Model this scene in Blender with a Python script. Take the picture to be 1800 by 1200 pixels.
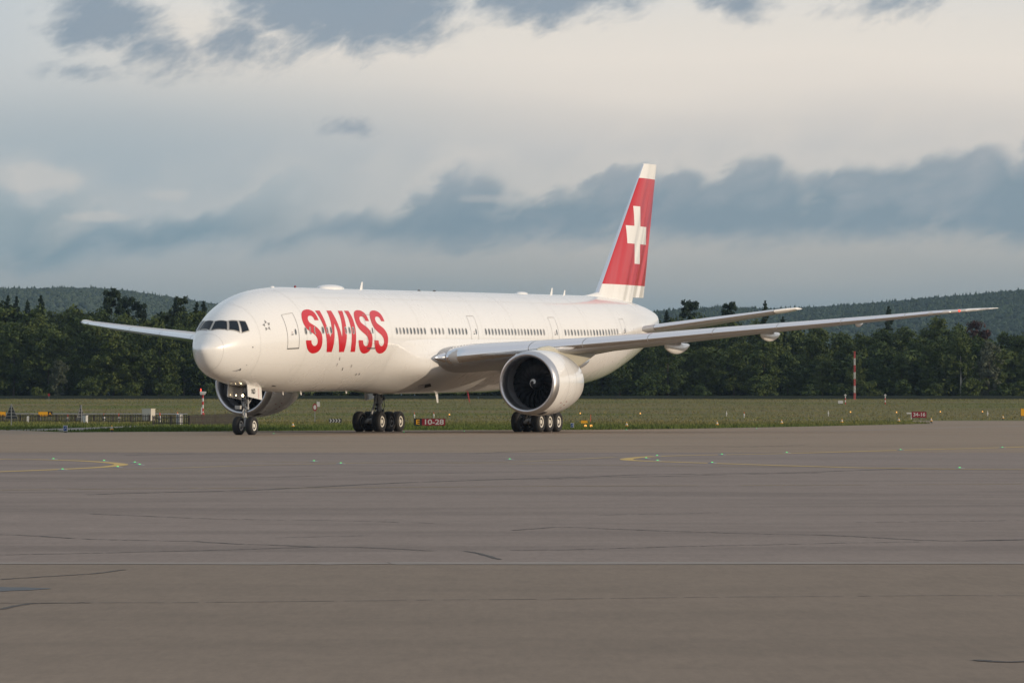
import bpy, bmesh, math, random
import numpy as np
from mathutils import Vector, Matrix
from mathutils.geometry import tessellate_polygon

for _o in list(bpy.data.objects):
    bpy.data.objects.remove(_o, do_unlink=True)
SC = bpy.context.scene
COL = SC.collection
rnd = random.Random(7)

# ------------------------------------------------------------------ camera
EYE = 2.1164                      # metres above the apron
FPX = 8811.3                      # focal length in pixels of an 1800 px wide frame
cam = bpy.data.cameras.new('camera')
cam.sensor_width = 36.0
cam.lens = 36.0 * FPX / 1800.0
cam.shift_y = 99.87 / 1800.0
cam.clip_start = 1.0
cam.clip_end = 30000.0
cam_o = bpy.data.objects.new('camera', cam)
COL.objects.link(cam_o)
cam_o.location = (0, 0, EYE)
cam_o.rotation_euler = (math.radians(90), 0, 0)
SC.camera = cam_o

# ------------------------------------------------------------------ view, sun
SC.render.engine = 'CYCLES'
SC.view_settings.view_transform = 'Standard'
SC.view_settings.look = 'None'
SC.view_settings.gamma = 1.0
SC.view_settings.exposure = 0.0
SC.view_settings.use_curve_mapping = False
SC.cycles.use_denoising = True
SC.cycles.max_bounces = 6
SC.cycles.diffuse_bounces = 3
SC.cycles.glossy_bounces = 3
SC.cycles.volume_bounces = 1
SC.cycles.sample_clamp_indirect = 6.0

SUN_AZ, SUN_EL = math.radians(68), math.radians(9)      # behind the camera, to its right
sun_dir = Vector((math.sin(SUN_AZ) * math.cos(SUN_EL), -math.cos(SUN_AZ) * math.cos(SUN_EL), math.sin(SUN_EL)))
sl = bpy.data.lights.new('sun', 'SUN')
sl.energy = 2.7
sl.angle = math.radians(0.6)
sl.color = (1.0, 0.81, 0.60)
so = bpy.data.objects.new('sun', sl)
COL.objects.link(so)
so.rotation_euler = sun_dir.to_track_quat('Z', 'Y').to_euler()
so.location = sun_dir * 500

def S(r, g, b):
    f = lambda v: (v / 255 / 12.92) if v / 255 <= 0.04045 else ((v / 255 + 0.055) / 1.055) ** 2.4
    return (f(r), f(g), f(b), 1.0)

# ------------------------------------------------------------------ node helper
class NB:
    def __init__(self, nt):
        self.nt = nt; nt.nodes.clear()
    def n(self, typ, **kw):
        nd = self.nt.nodes.new(typ)
        for k, v in kw.items():
            setattr(nd, k, v)
        return nd
    def link(self, a, b):
        self.nt.links.new(a, b)
    def put(self, sock, v):
        if hasattr(v, 'is_output') or isinstance(v, bpy.types.NodeSocket):
            self.nt.links.new(v, sock)
        else:
            sock.default_value = v
    def m(self, op, a, b=0.0, c=0.0, clamp=False):
        nd = self.n('ShaderNodeMath', operation=op, use_clamp=clamp)
        for i, v in enumerate((a, b, c)):
            if i < len(nd.inputs): self.put(nd.inputs[i], v)
        return nd.outputs[0]
    def ss(self, x, lo, hi):
        nd = self.n('ShaderNodeMapRange', interpolation_type='SMOOTHSTEP')
        for i, v in enumerate((x, lo, hi, 0.0, 1.0)): self.put(nd.inputs[i], v)
        return nd.outputs[0]
    def mix(self, fac, a, b, mode='MIX'):
        nd = self.n('ShaderNodeMix', data_type='RGBA', blend_type=mode)
        self.put(nd.inputs[0], fac); self.put(nd.inputs[6], a); self.put(nd.inputs[7], b)
        return nd.outputs[2]
    def vec(self, x, y, z=0.0):
        nd = self.n('ShaderNodeCombineXYZ')
        for i, v in enumerate((x, y, z)): self.put(nd.inputs[i], v)
        return nd.outputs[0]
    def noise(self, vec, scale, detail=4.0, rough=0.55, dist=0.0):
        nd = self.n('ShaderNodeTexNoise')
        if vec is not None: self.link(vec, nd.inputs['Vector'])
        nd.inputs['Scale'].default_value = scale
        nd.inputs['Detail'].default_value = detail
        nd.inputs['Roughness'].default_value = rough
        nd.inputs['Distortion'].default_value = dist
        return nd.outputs['Fac']
    def ramp(self, fac, stops, interp='LINEAR'):
        nd = self.n('ShaderNodeValToRGB'); cr = nd.color_ramp; cr.interpolation = interp
        while len(cr.elements) < len(stops): cr.elements.new(0.5)
        for e, (p, c) in zip(cr.elements, stops):
            e.position = p; e.color = c if not isinstance(c, float) else (c, c, c, 1)
        self.put(nd.inputs[0], fac)
        return nd.outputs[0]

# ------------------------------------------------------------------ world: evening sky with cloud decks
world = bpy.data.worlds.new('World')
SC.world = world
world.use_nodes = True
world.cycles.sampling_method = 'MANUAL'
world.cycles.sample_map_resolution = 512
W = NB(world.node_tree)
tc = W.n('ShaderNodeTexCoord')
sep = W.n('ShaderNodeSeparateXYZ'); W.link(tc.outputs['Generated'], sep.inputs[0])
dx, dy, dz = sep.outputs
AZ = W.m('MULTIPLY', W.m('ARCTAN2', dx, dy), 88.11)      # azimuth, ~0.65 degree units
EL = W.m('MULTIPLY', W.m('ARCSINE', dz), 88.11)          # elevation in the same units
sky = W.n('ShaderNodeTexSky', sky_type='NISHITA', sun_disc=False)
sky.sun_elevation = SUN_EL
sky.sun_rotation = math.atan2(sun_dir.x, sun_dir.y)
sky.altitude = 430; sky.air_density = 1.0; sky.dust_density = 1.5; sky.ozone_density = 1.0
P = W.vec(W.m('SUBTRACT', AZ, W.m('MULTIPLY', EL, 0.8)), W.m('MULTIPLY', EL, 1.4))      # puffs lean to the right
n_big = W.noise(P, 0.42, 4, 0.55, 0.2)
n_mid = W.noise(P, 1.15, 6, 0.6, 0.3)
n_wide = W.noise(W.vec(W.m('MULTIPLY', AZ, 0.22), EL), 0.55, 3, 0.5)
cb = W.m('SUBTRACT', n_big, 0.5); cm = W.m('SUBTRACT', n_mid, 0.5)
eln = W.m('ADD', EL, W.m('MULTIPLY', W.m('SUBTRACT', n_wide, 0.5), 1.0))
stops = [(0, S(108, 131, 143)), (1.3, S(122, 142, 152)), (1.9, S(150, 158, 160)), (2.5, S(176, 175, 171)),
         (3.4, S(186, 187, 186)), (4.3, S(198, 196, 194)), (4.9, S(212, 206, 200)), (5.7, S(234, 224, 213)),
         (6.5, S(228, 221, 212)), (7.6, S(214, 216, 216)), (14, S(210, 211, 212)), (40, S(202, 203, 206)), (139, S(192, 196, 204))]
base = W.ramp(W.m('DIVIDE', eln, 139.0, clamp=True), [(e / 139.0, c) for e, c in stops], 'LINEAR')
# cooler, greyer veil towards the left
lf = W.m('MULTIPLY', W.ss(AZ, 2.5, -8.0), W.m('MULTIPLY', W.ss(EL, 1.5, 3.2), W.ss(EL, 7.0, 4.4)))
base = W.mix(W.m('MULTIPLY', lf, 0.7), base, S(150, 169, 181))
lf2 = W.m('MULTIPLY', W.ss(AZ, -5.5, -9.5), W.ss(EL, 4.5, 6.5))
base = W.mix(W.m('MULTIPLY', lf2, 0.6), base, S(172, 188, 200))
# cloud banks: az range, top height at both ends, base height, opacity, base and top colour
def voro(vec, scale):
    nd = W.n('ShaderNodeTexVoronoi', voronoi_dimensions='2D', feature='SMOOTH_F1')
    W.link(vec, nd.inputs['Vector']); nd.inputs['Scale'].default_value = scale; nd.inputs['Smoothness'].default_value = 0.55
    nd.inputs['Detail'].default_value = 1.5; nd.inputs['Roughness'].default_value = 0.45
    return nd.outputs['Distance']
PV = W.vec(W.m('ADD', W.m('SUBTRACT', AZ, W.m('MULTIPLY', EL, 0.55)), W.m('MULTIPLY', cm, 0.8)), W.m('ADD', W.m('MULTIPLY', EL, 0.9), W.m('MULTIPLY', cb, 0.8)))
puff = W.m('SUBTRACT', 0.42, voro(PV, 0.72))             # bulging cloud heads
def bank(base, a0, a1, s0, s1, t0, t1, b0, alpha, cbot, ctop, nb=1.7, nm=0.9, rim=0.0):
    k = (t1 - t0) / (a1 - a0)
    top = W.m('ADD', W.m('ADD', t0 - k * a0, W.m('MULTIPLY', AZ, k)), W.m('ADD', W.m('MULTIPLY', puff, nb), W.m('MULTIPLY', cm, nm)))
    bot = W.m('ADD', b0, W.m('ADD', W.m('MULTIPLY', cm, 0.7), W.m('MULTIPLY', cb, 0.5)))
    win = W.m('MULTIPLY', W.ss(AZ, a0 - s0, a0 + s0), W.ss(AZ, a1 + s1, a1 - s1))
    d = W.m('SUBTRACT', top, EL)
    mk = W.m('MULTIPLY', W.m('MULTIPLY', W.ss(EL, bot, W.m('ADD', bot, 0.6)), W.ss(d, -0.12, 0.40)), win)
    if rim:
        rm = W.m('MULTIPLY', W.m('MULTIPLY', W.ss(d, -0.9, -0.05), W.ss(d, 0.25, -0.05)), win)
        base = W.mix(W.m('MULTIPLY', rm, rim), base, S(222, 213, 203))
    h = W.m('ADD', W.m('DIVIDE', W.m('SUBTRACT', EL, b0 + 0.15), max(t0, t1) - b0), W.m('ADD', W.m('MULTIPLY', cm, 0.9), W.m('MULTIPLY', puff, 0.5)), clamp=True)
    return W.mix(W.m('MULTIPLY', mk, alpha), base, W.mix(h, cbot, ctop))
base = bank(base, -14.0, -7.4, 3.0, 0.8, 3.9, 3.75, 2.0, 0.9, S(120, 145, 158), S(172, 181, 185), .7, 0.6, 0.25)
base = bank(base, -8.2, -3.6, 0.6, 1.0, 2.95, 4.0, 2.35, 0.9, S(116, 142, 157), S(160, 174, 182), .75, 0.7, 0.2)
base = bank(base, -4.9, -0.4, 0.5, 0.9, 3.0, 4.2, 2.42, 0.86, S(118, 141, 156), S(160, 171, 180), .75, 0.7, 0.2)
base = bank(base, -1.6, 30.0, 1.0, 6.0, 3.8, 6.3, 2.52, 0.9, S(120, 142, 157), S(176, 178, 182), 1.05, 0.8, 0.28)
def glow(base, ca, ce, rx, ry, k):
    u = W.m('DIVIDE', W.m('SUBTRACT', AZ, ca), rx); v = W.m('DIVIDE', W.m('SUBTRACT', EL, ce), ry)
    r = W.m('ADD', W.m('SQRT', W.m('ADD', W.m('MULTIPLY', u, u), W.m('MULTIPLY', v, v))), W.m('MULTIPLY', cm, -1.6))
    return W.mix(W.m('MULTIPLY', W.ss(r, 1.0, 0.35), k), base, S(214, 206, 198))
base = glow(base, -8.35, 3.82, 1.1, .34, .4)             # sunlit heads in the left deck
base = glow(base, -7.3, 3.18, .75, .14, .35)
base = glow(base, -0.5, 3.5, .7, .13, .25)
base = glow(base, -6.0, 3.55, .5, .14, .25)
# loose dark fragments higher up; the same kind of cloud is scattered over the rest of the sky
def ell(ca, ce, rx, ry, amp=1.0):
    u = W.m('DIVIDE', W.m('SUBTRACT', AZ, ca), rx); v = W.m('DIVIDE', W.m('SUBTRACT', EL, ce), ry)
    r = W.m('SQRT', W.m('ADD', W.m('MULTIPLY', u, u), W.m('MULTIPLY', v, v)))
    return W.m('MULTIPLY', W.m('SUBTRACT', 1.0, r), amp)
fld = None
for a in ((-2.9, 7.1, 2.5, 1.2, 1.9), (-7.15, 6.6, 1.2, .65, 1.3), (-6.15, 6.05, .85, .5, 1.1), (-4.7, 6.25, 1.1, .55, .8),
          (0.7, 7.05, 1.8, .6, 1.2), (4.0, 6.9, .7, .36, .9), (6.6, 6.85, 1.0, .3, .55), (-2.85, 4.74, .42, .16, .5), (-7.7, 5.72, .5, .14, .35)):
    e = ell(*a)
    fld = e if fld is None else W.m('MAXIMUM', fld, e)
n_fine = W.noise(P, 3.0, 5, 0.6, 0.3)
fld = W.m('ADD', fld, W.m('ADD', W.m('MULTIPLY', cm, 2.3), W.m('MULTIPLY', W.m('SUBTRACT', n_fine, 0.5), 0.8)))
fmk = W.m('MULTIPLY', W.ss(fld, -0.25, 0.85), W.ss(EL, 10.0, 8.0))
base = W.mix(W.m('MULTIPLY', fmk, 0.92), base, W.mix(n_big, S(126, 147, 166), S(140, 150, 163)))
far = W.m('MULTIPLY', W.ss(W.noise(tc.outputs['Generated'], 3.2, 3, 0.5), 0.5, 0.72), W.ss(EL, 8.0, 14.0))
base = W.mix(W.m('MULTIPLY', far, 0.6), base, S(150, 160, 172))
# below the horizon: dull ground tone
gnd = W.ss(EL, -0.5, -4.0)
base = W.mix(gnd, base, S(110, 106, 100))
SKY_STR = 0.1
scaled = W.mix(1.0, base, (1.07 / SKY_STR,) * 3 + (1,), 'MULTIPLY')
final = W.mix(0.93, sky.outputs[0], scaled)
bg = W.n('ShaderNodeBackground'); W.link(final, bg.inputs[0]); bg.inputs[1].default_value = SKY_STR
wo = W.n('ShaderNodeOutputWorld'); W.link(bg.outputs[0], wo.inputs[0])

# ------------------------------------------------------------------ mesh helpers
def new_obj(name, me, parent=None, mat=None):
    o = bpy.data.objects.new(name, me)
    COL.objects.link(o)
    if parent is not None: o.parent = parent
    if mat is not None and me is not None and not me.materials:
        for q in (mat if isinstance(mat, (list, tuple)) else [mat]): me.materials.append(q)
    return o
def tag(o, label=None, cat=None, group=None, kind=None):
    if label: o['label'] = label
    if cat: o['category'] = cat
    if group: o['group'] = group
    if kind: o['kind'] = kind
    return o
def empty(name, loc=(0, 0, 0), rz=0.0):
    o = bpy.data.objects.new(name, None); COL.objects.link(o)
    o.location = loc; o.rotation_euler = (0, 0, rz); o.empty_display_size = 0.3
    return o
class MB:
    """collects vertices and faces of one mesh"""
    def __init__(self): self.v = []; self.f = []; self.mi = []; self.cur = 0
    def add(self, vs, fs):
        b = len(self.v); self.v += [tuple(p) for p in vs]
        for f in fs: self.f.append(tuple(b + i for i in f)); self.mi.append(self.cur)
        return self
    def mat(self, i): self.cur = i; return self
    def loft(self, rings, closed=True, cap0=True, cap1=True):
        n = len(rings[0]); vs = [p for r in rings for p in r]; fs = []
        for i in range(len(rings) - 1):
            for j in range(n if closed else n - 1):
                k = (j + 1) % n
                fs.append((i * n + j, i * n + k, (i + 1) * n + k, (i + 1) * n + j))
        if closed and cap0: fs.append(tuple(range(n)))
        if closed and cap1: fs.append(tuple((len(rings) - 1) * n + j for j in reversed(range(n))))
        return self.add(vs, fs)
    def box(self, c, s, rz=0.0, M=None):
        x, y, z = s[0] / 2, s[1] / 2, s[2] / 2
        vs = [(i, j, k) for i in (-x, x) for j in (-y, y) for k in (-z, z)]
        R = M if M is not None else Matrix.Rotation(rz, 3, 'Z')
        vs = [tuple(R @ Vector(p) + Vector(c)) for p in vs]
        return self.add(vs, [(0, 1, 3, 2), (4, 6, 7, 5), (0, 4, 5, 1), (2, 3, 7, 6), (0, 2, 6, 4), (1, 5, 7, 3)])
    def tube(self, pts, rad, n=10, caps=True):
        pts = [Vector(p) for p in pts]
        rr = rad if isinstance(rad, (list, tuple)) else [rad] * len(pts)
        rings = []
        for i, p in enumerate(pts):
            d = (pts[min(i + 1, len(pts) - 1)] - pts[max(i - 1, 0)]).normalized()
            a = d.orthogonal().normalized() if i == 0 else (prev - d * prev.dot(d)).normalized()
            prev = a; b = d.cross(a)
            rings.append([p + (a * math.cos(2 * math.pi * k / n) + b * math.sin(2 * math.pi * k / n)) * rr[i] for k in range(n)])
        return self.loft(rings, True, caps, caps)
    def lathe(self, prof, o=(0, 0, 0), axis='z', n=32, capped=False):
        rings = []
        for h, r in prof:
            ring = []
            for k in range(n):
                a = 2 * math.pi * k / n; u, v = r * math.cos(a), r * math.sin(a)
                p = {'z': (u, v, h), 'y': (u, h, v), 'x': (h, u, v)}[axis]
                ring.append((p[0] + o[0], p[1] + o[1], p[2] + o[2]))
            rings.append(ring)
        return self.loft(rings, True, capped, capped)
    def mesh(self, name, smooth=35, recalc=True):
        me = bpy.data.meshes.new(name)
        me.from_pydata(self.v, [], self.f)
        me.polygons.foreach_set('material_index', self.mi)
        if recalc:
            bm = bmesh.new(); bm.from_mesh(me); bmesh.ops.recalc_face_normals(bm, faces=bm.faces); bm.to_mesh(me); bm.free()
        if smooth:
            me.polygons.foreach_set('use_smooth', [True] * len(me.polygons))
            me.set_sharp_from_angle(angle=math.radians(smooth))
        me.update()
        return me
    def obj(self, name, mat, parent=None, smooth=35, recalc=True):
        return new_obj(name, self.mesh(name, smooth, recalc), parent, mat)
def text_mesh(body, size, name='writing'):
    cu = bpy.data.curves.new('tmp_text', 'FONT'); cu.body = body; cu.size = size
    cu.align_x = 'CENTER'; cu.align_y = 'CENTER'; cu.extrude = 0.0; cu.offset = size * 0.018
    o = bpy.data.objects.new('tmp_text', cu); COL.objects.link(o)
    dg = bpy.context.evaluated_depsgraph_get(); dg.update()
    me = bpy.data.meshes.new_from_object(o.evaluated_get(dg)); me.name = name
    bpy.data.objects.remove(o, do_unlink=True); bpy.data.curves.remove(cu)
    me.materials.clear()
    return me

# ------------------------------------------------------------------ materials
MATS = {}
def simple(name, col, rough=0.5, metal=0.0, coat=0.0, spec=0.5, vary=0.0, vscale=3.0, emit=None, estr=0.0, bump=0.0):
    m = bpy.data.materials.new(name); m.use_nodes = True
    B = NB(m.node_tree)
    p = B.n('ShaderNodeBsdfPrincipled'); out = B.n('ShaderNodeOutputMaterial'); B.link(p.outputs[0], out.inputs[0])
    c = tuple(col[:3]) + (1.0,)
    if vary > 0:
        t = B.n('ShaderNodeTexCoord')
        nz = B.noise(t.outputs['Object'], vscale, 5, 0.6)
        k = B.m('ADD', 1.0 - vary, B.m('MULTIPLY', nz, 2 * vary))
        cc = B.n('ShaderNodeCombineColor')
        for i in range(3): B.put(cc.inputs[i], k)
        B.link(B.mix(1.0, c, cc.outputs[0], 'MULTIPLY'), p.inputs['Base Color'])
        B.put(p.inputs['Roughness'], B.m('ADD', rough - 0.06, B.m('MULTIPLY', nz, 0.12)))
        if bump:
            bp = B.n('ShaderNodeBump'); bp.inputs['Strength'].default_value = bump; bp.inputs['Distance'].default_value = 0.02
            B.link(nz, bp.inputs['Height']); B.link(bp.outputs[0], p.inputs['Normal'])
    else:
        p.inputs['Base Color'].default_value = c; p.inputs['Roughness'].default_value = rough
    p.inputs['Metallic'].default_value = metal
    p.inputs['Coat Weight'].default_value = coat; p.inputs['Coat Roughness'].default_value = 0.05
    p.inputs['Specular IOR Level'].default_value = spec
    if emit:
        p.inputs['Emission Color'].default_value = tuple(emit[:3]) + (1,); p.inputs['Emission Strength'].default_value = estr
    MATS[name] = m
    return m
white = simple('white_aircraft_paint', (.82, .82, .81), .28, coat=1.0, vary=.025, vscale=.35)
red = simple('red_lettering_paint', S(196, 10, 28), .35, coat=.25)
pgrey = simple('grey_wing_paint', (.42, .42, .43), .42, coat=.2, vary=.06, vscale=.8)
metal = simple('bare_metal_skin', (.84, .85, .88), .12, metal=1.0, vary=.03, vscale=1.2)
lipm = simple('inlet_lip_metal', (.60, .60, .62), .38, metal=1.0, vary=.04, vscale=1.0)
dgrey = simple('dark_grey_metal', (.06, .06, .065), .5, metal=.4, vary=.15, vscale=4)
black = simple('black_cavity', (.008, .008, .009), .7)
rubber = simple('tyre_rubber', (.016, .016, .017), .75, vary=.25, vscale=5)
rimm = simple('wheel_rim_paint', (.72, .70, .64), .4, vary=.1, vscale=6)
rimd = simple('wheel_rim_dark', (.16, .16, .17), .45, metal=.5)
strut = simple('gear_strut_paint', (.42, .43, .44), .4, metal=.2, vary=.1, vscale=4)
chrome = simple('oleo_chrome', (.8, .8, .8), .12, metal=1)
glass = simple('cockpit_glass', (.008, .014, .022), .08, spec=.35)
cglass = simple('cabin_window_glass', (.10, .115, .13), .12, coat=.4)
frame = simple('window_frame_metal', (.50, .47, .42), .35, metal=.6)
outline = simple('door_seam_grey', (.33, .32, .31), .4, metal=.2)
duct = simple('inlet_duct_grey', (.17, .17, .18), .45, vary=.05, vscale=1)
bladem = simple('fan_blade_composite', (.03, .03, .033), .32, metal=.3, coat=.3)
pylonm = simple('pylon_primer', (.46, .45, .38), .45, vary=.06, vscale=1)
lampw = simple('lit_lamp_and_glint', (1, .9, .7), .3, emit=(1, .74, .40), estr=14)
lampr = simple('lit_red_lamp', (.8, .05, .03), .3, emit=(1, .08, .04), estr=1.6)
lampo = simple('lit_amber_lamp', (.9, .5, .1), .3, emit=(1, .45, .1), estr=.8)
lampg = simple('lit_green_lamp', (.1, .8, .3), .3, emit=(.06, 1, .12), estr=1.2)
swhite = simple('white_equipment_paint', (.5, .5, .49), .5, vary=.08, vscale=6)
sred = simple('red_sign_face', S(128, 14, 32), .5, vary=.05, vscale=4)
syel = simple('yellow_sign_face', S(222, 160, 20), .45, vary=.05, vscale=4)
sblk = simple('black_sign_face', (.012, .012, .014), .5)
sblue = simple('blue_sign_face', S(32, 78, 140), .4)
sdark = simple('dark_sign_back', (.02, .026, .032), .6, vary=.1, vscale=4)
sgalv = simple('galvanised_steel', (.24, .25, .26), .5, metal=.3, vary=.1, vscale=6)
mred = simple('mast_red_paint', S(170, 26, 36), .5, vary=.08, vscale=5)
orange = simple('orange_marker', S(214, 80, 30), .5)
wood = simple('weathered_picket_wood', (.05, .043, .037), .8, vary=.3, vscale=7)
cab = simple('beige_cabinet_paint', (.52, .49, .42), .5, vary=.06, vscale=3)

# ------------------------------------------------------------------ terrain
def gz(Y):
    t = min(max((Y - 430.0) / 470.0, 0.0), 1.0)
    return 2.0 * t * t * (3 - 2 * t)
def ground_at(px, v):
    """world point on the terrain seen along a line of sight (survey helper for placing things)"""
    Y = 60.0; k = (v - 699.87) / FPX
    lo, hi = 20.0, 900.0
    for _ in range(60):
        mid = (lo + hi) / 2
        if EYE - k * mid > gz(mid): lo = mid
        else: hi = mid
    return Vector(((px - 900) / FPX * lo, lo, gz(lo)))
def G(px, v): p = ground_at(px, v); return (p.x, p.y)

def grass_colour(B, pos, sp):
    n1 = B.noise(pos, 0.035, 4, 0.6); n2 = B.noise(pos, 0.5, 4, 0.65)
    n3 = B.noise(B.vec(B.m('MULTIPLY', sp.outputs[0], 0.012), B.m('MULTIPLY', sp.outputs[1], 0.026)), 1.0, 4, 0.5)
    c = B.mix(B.ss(n3, .36, .62), (.112, .130, .034, 1), (.168, .152, .062, 1))
    c = B.mix(B.m('MULTIPLY', B.ss(n1, .42, .68), .8), c, (.178, .145, .074, 1))
    near = B.ss(sp.outputs[1], 440, 370)
    c = B.mix(B.m('MULTIPLY', near, .8), c, (.072, .112, .026, 1))
    c = B.mix(B.m('MULTIPLY', n2, .16), c, (.03, .042, .012, 1))
    return c, n2
def ground_mat(name, kind):
    m = bpy.data.materials.new(name); m.use_nodes = True
    B = NB(m.node_tree)
    p = B.n('ShaderNodeBsdfPrincipled'); out = B.n('ShaderNodeOutputMaterial'); B.link(p.outputs[0], out.inputs[0])
    g = B.n('ShaderNodeNewGeometry'); pos = g.outputs['Position']
    sp = B.n('ShaderNodeSeparateXYZ'); B.link(pos, sp.inputs[0])
    if kind == 'grass':
        c, n2 = grass_colour(B, pos, sp)
        B.link(c, p.inputs['Base Color']); p.inputs['Roughness'].default_value = 0.9; p.inputs['Specular IOR Level'].default_value = 0.1
        bp = B.n('ShaderNodeBump'); bp.inputs['Strength'].default_value = .8; bp.inputs['Distance'].default_value = .3
        B.link(n2, bp.inputs['Height']); B.link(bp.outputs[0], p.inputs['Normal'])
    elif kind == 'blades':
        c, n2 = grass_colour(B, pos, sp)
        k = B.m('ADD', .88, B.m('MULTIPLY', g.outputs['Random Per Island'], .5))
        cc = B.n('ShaderNodeCombineColor')
        for i in range(3): B.put(cc.inputs[i], k)
        B.link(B.mix(1.0, c, cc.outputs[0], 'MULTIPLY'), p.inputs['Base Color']); p.inputs['Roughness'].default_value = .9; p.inputs['Specular IOR Level'].default_value = .1
    else:
        ca, cb, stain = {'apron': ((.198, .150, .108), (.226, .172, .127), .10), 'taxi': ((.215, .168, .140), (.252, .200, .170), .16),
                         'shoulder': ((.25, .183, .124), (.285, .213, .150), .10), 'road': ((.19, .175, .155), (.235, .22, .2), .1)}[kind]
        big = B.noise(pos, 0.045, 5, 0.6)
        vx = B.vec(B.m('MULTIPLY', sp.outputs[0], 0.05), B.m('MULTIPLY', sp.outputs[1], 0.22))
        streak = B.noise(vx, 1.0, 5, 0.6, 0.3)
        vy = B.vec(B.m('MULTIPLY', sp.outputs[0], 0.02), B.m('MULTIPLY', sp.outputs[1], 0.035))
        zone = B.noise(vy, 1.0, 3, 0.5)
        fine = B.noise(pos, 9.0, 5, 0.7); grit = B.noise(pos, 38.0, 3, 0.7)
        c = B.mix(big, ca + (1,), cb + (1,))
        c = B.mix(B.m('MULTIPLY', B.ss(streak, .47, .64), .46 if kind == 'taxi' else .26), c, tuple(q * .66 for q in ca) + (1,))
        mott = B.noise(pos, .6, 6, .65)
        c = B.mix(B.m('MULTIPLY', B.ss(mott, .5, .72), .22), c, tuple(q * .7 for q in ca) + (1,))
        c = B.mix(B.m('MULTIPLY', B.ss(zone, .52, .72), stain * 2.6), c, tuple(q * .66 for q in ca) + (1,))
        c = B.mix(B.m('MULTIPLY', B.ss(streak, .42, .28), .35), c, tuple(min(1, q * 1.22) for q in cb) + (1,))
        k = B.m('ADD', .72, B.m('ADD', B.m('MULTIPLY', fine, .24), B.m('MULTIPLY', grit, .36)))
        cc = B.n('ShaderNodeCombineColor')
        for i in range(3): B.put(cc.inputs[i], k)
        c = B.mix(1.0, c, cc.outputs[0], 'MULTIPLY')
        pit = B.noise(B.vec(B.m('MULTIPLY', sp.outputs[0], 11.0), B.m('MULTIPLY', sp.outputs[1], 1.3)), 1.0, 5, .7)
        pit2 = B.noise(B.vec(B.m('MULTIPLY', sp.outputs[0], 2.2), B.m('MULTIPLY', sp.outputs[1], .5)), 1.0, 4, .6)
        kk = B.m('ADD', .62, B.m('ADD', B.m('MULTIPLY', pit, .46), B.m('MULTIPLY', pit2, .30)))
        c2 = B.n('ShaderNodeCombineColor')
        for i in range(3): B.put(c2.inputs[i], kk)
        c = B.mix(1.0, c, c2.outputs[0], 'MULTIPLY')
        B.link(c, p.inputs['Base Color'])
        p.inputs['Roughness'].default_value = .78; p.inputs['Specular IOR Level'].default_value = .25
        bp = B.n('ShaderNodeBump'); bp.inputs['Strength'].default_value = .35; bp.inputs['Distance'].default_value = .006
        B.link(grit, bp.inputs['Height']); B.link(bp.outputs[0], p.inputs['Normal'])
    return m
m_grass = ground_mat('meadow_ground', 'grass')
m_blades = ground_mat('grass_blades', 'blades')
m_apron = ground_mat('apron_asphalt', 'apron')
m_taxi = ground_mat('taxiway_asphalt', 'taxi')
m_shoulder = ground_mat('shoulder_concrete', 'shoulder')
m_road = ground_mat('service_road_asphalt', 'road')

# one sheet to the horizon (drops a hand's breadth under the paving)
ys = [-300, 0, 150, 300, 325, 345, 365, 385, 405, 425] + list(range(440, 921, 20)) + [1000, 1300, 2000, 4000, 8000, 14000]
xs = [-9000, -3000, -1200, -600, -300, -200, -150, -100, -50, 0, 50, 100, 150, 200, 300, 600, 1200, 3000, 9000]
mb = MB()
rows = [[(x, y, gz(y) - .05) for x in xs] for y in ys]
mb.loft(rows, closed=False)
tag(mb.obj('ground', m_grass), kind='structure')

def sheet(name, poly, z, mat, parent=None):
    me = bpy.data.meshes.new(name)
    me.from_pydata([(x, y, z if not callable(z) else z(y)) for x, y in poly], [], [tuple(range(len(poly)))])
    bm = bmesh.new(); bm.from_mesh(me); bmesh.ops.triangulate(bm, faces=bm.faces); bmesh.ops.recalc_face_normals(bm, faces=bm.faces)
    for f in bm.faces:
        if f.normal.z < 0: f.normal_flip()
    bm.to_mesh(me); bm.free()
    return new_obj(name, me, parent, mat)

far_edge = [(-500, 757.5), (0, 755.6), (40, 756.5), (119, 759.3), (300, 758.3), (600, 756.2), (1030, 755.0), (1200, 753.3), (1400, 749.7), (1640, 744.3),
            (1606, 741.5), (1602, 738.2), (1650, 737.4), (1800, 737.0), (2300, 736.2)]
edge_w = [G(*q) for q in far_edge]
Yb, Ys = 64.3, 196.0
taxi_poly = [(-400, Yb), (400, Yb), (400, Ys), (-400, Ys)]
taxi = tag(sheet('taxiway', taxi_poly, 0.0, m_taxi), kind='structure')
apron = tag(sheet('apron', [(-400, -250), (400, -250), (400, Yb), (-400, Yb)], 0.0, m_apron), kind='structure')
sh_poly = [(-400, Ys), (400, Ys), (400, edge_w[-1][1])] + list(reversed(edge_w)) + [(-400, edge_w[0][1])]
shoulder = tag(sheet('taxiway_shoulder', sh_poly, 0.0, m_shoulder), kind='structure')
road_px = [(-300, 755.9), (0, 755.2), (119, 757.0), (200, 752.0), (270, 747.8), (330, 746.3), (400, 745.6), (560, 745.2), (560, 744.6), (400, 744.9), (330, 745.4), (268, 746.2), (200, 749.0), (120, 751.4), (60, 753.3), (0, 754.6), (-300, 754.6)]
road_poly = [G(*q) for q in road_px]
road = tag(sheet('service_road', road_poly, -.03, m_road), kind='structure')
# runway strip behind the picket fence, on the rising field
rp = [G(-60, 727.6), G(330, 728.3), G(330, 726.6), G(-60, 726.0)]
tag(sheet('runway', rp, lambda y: gz(y) + .015, m_road), kind='structure')

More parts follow.
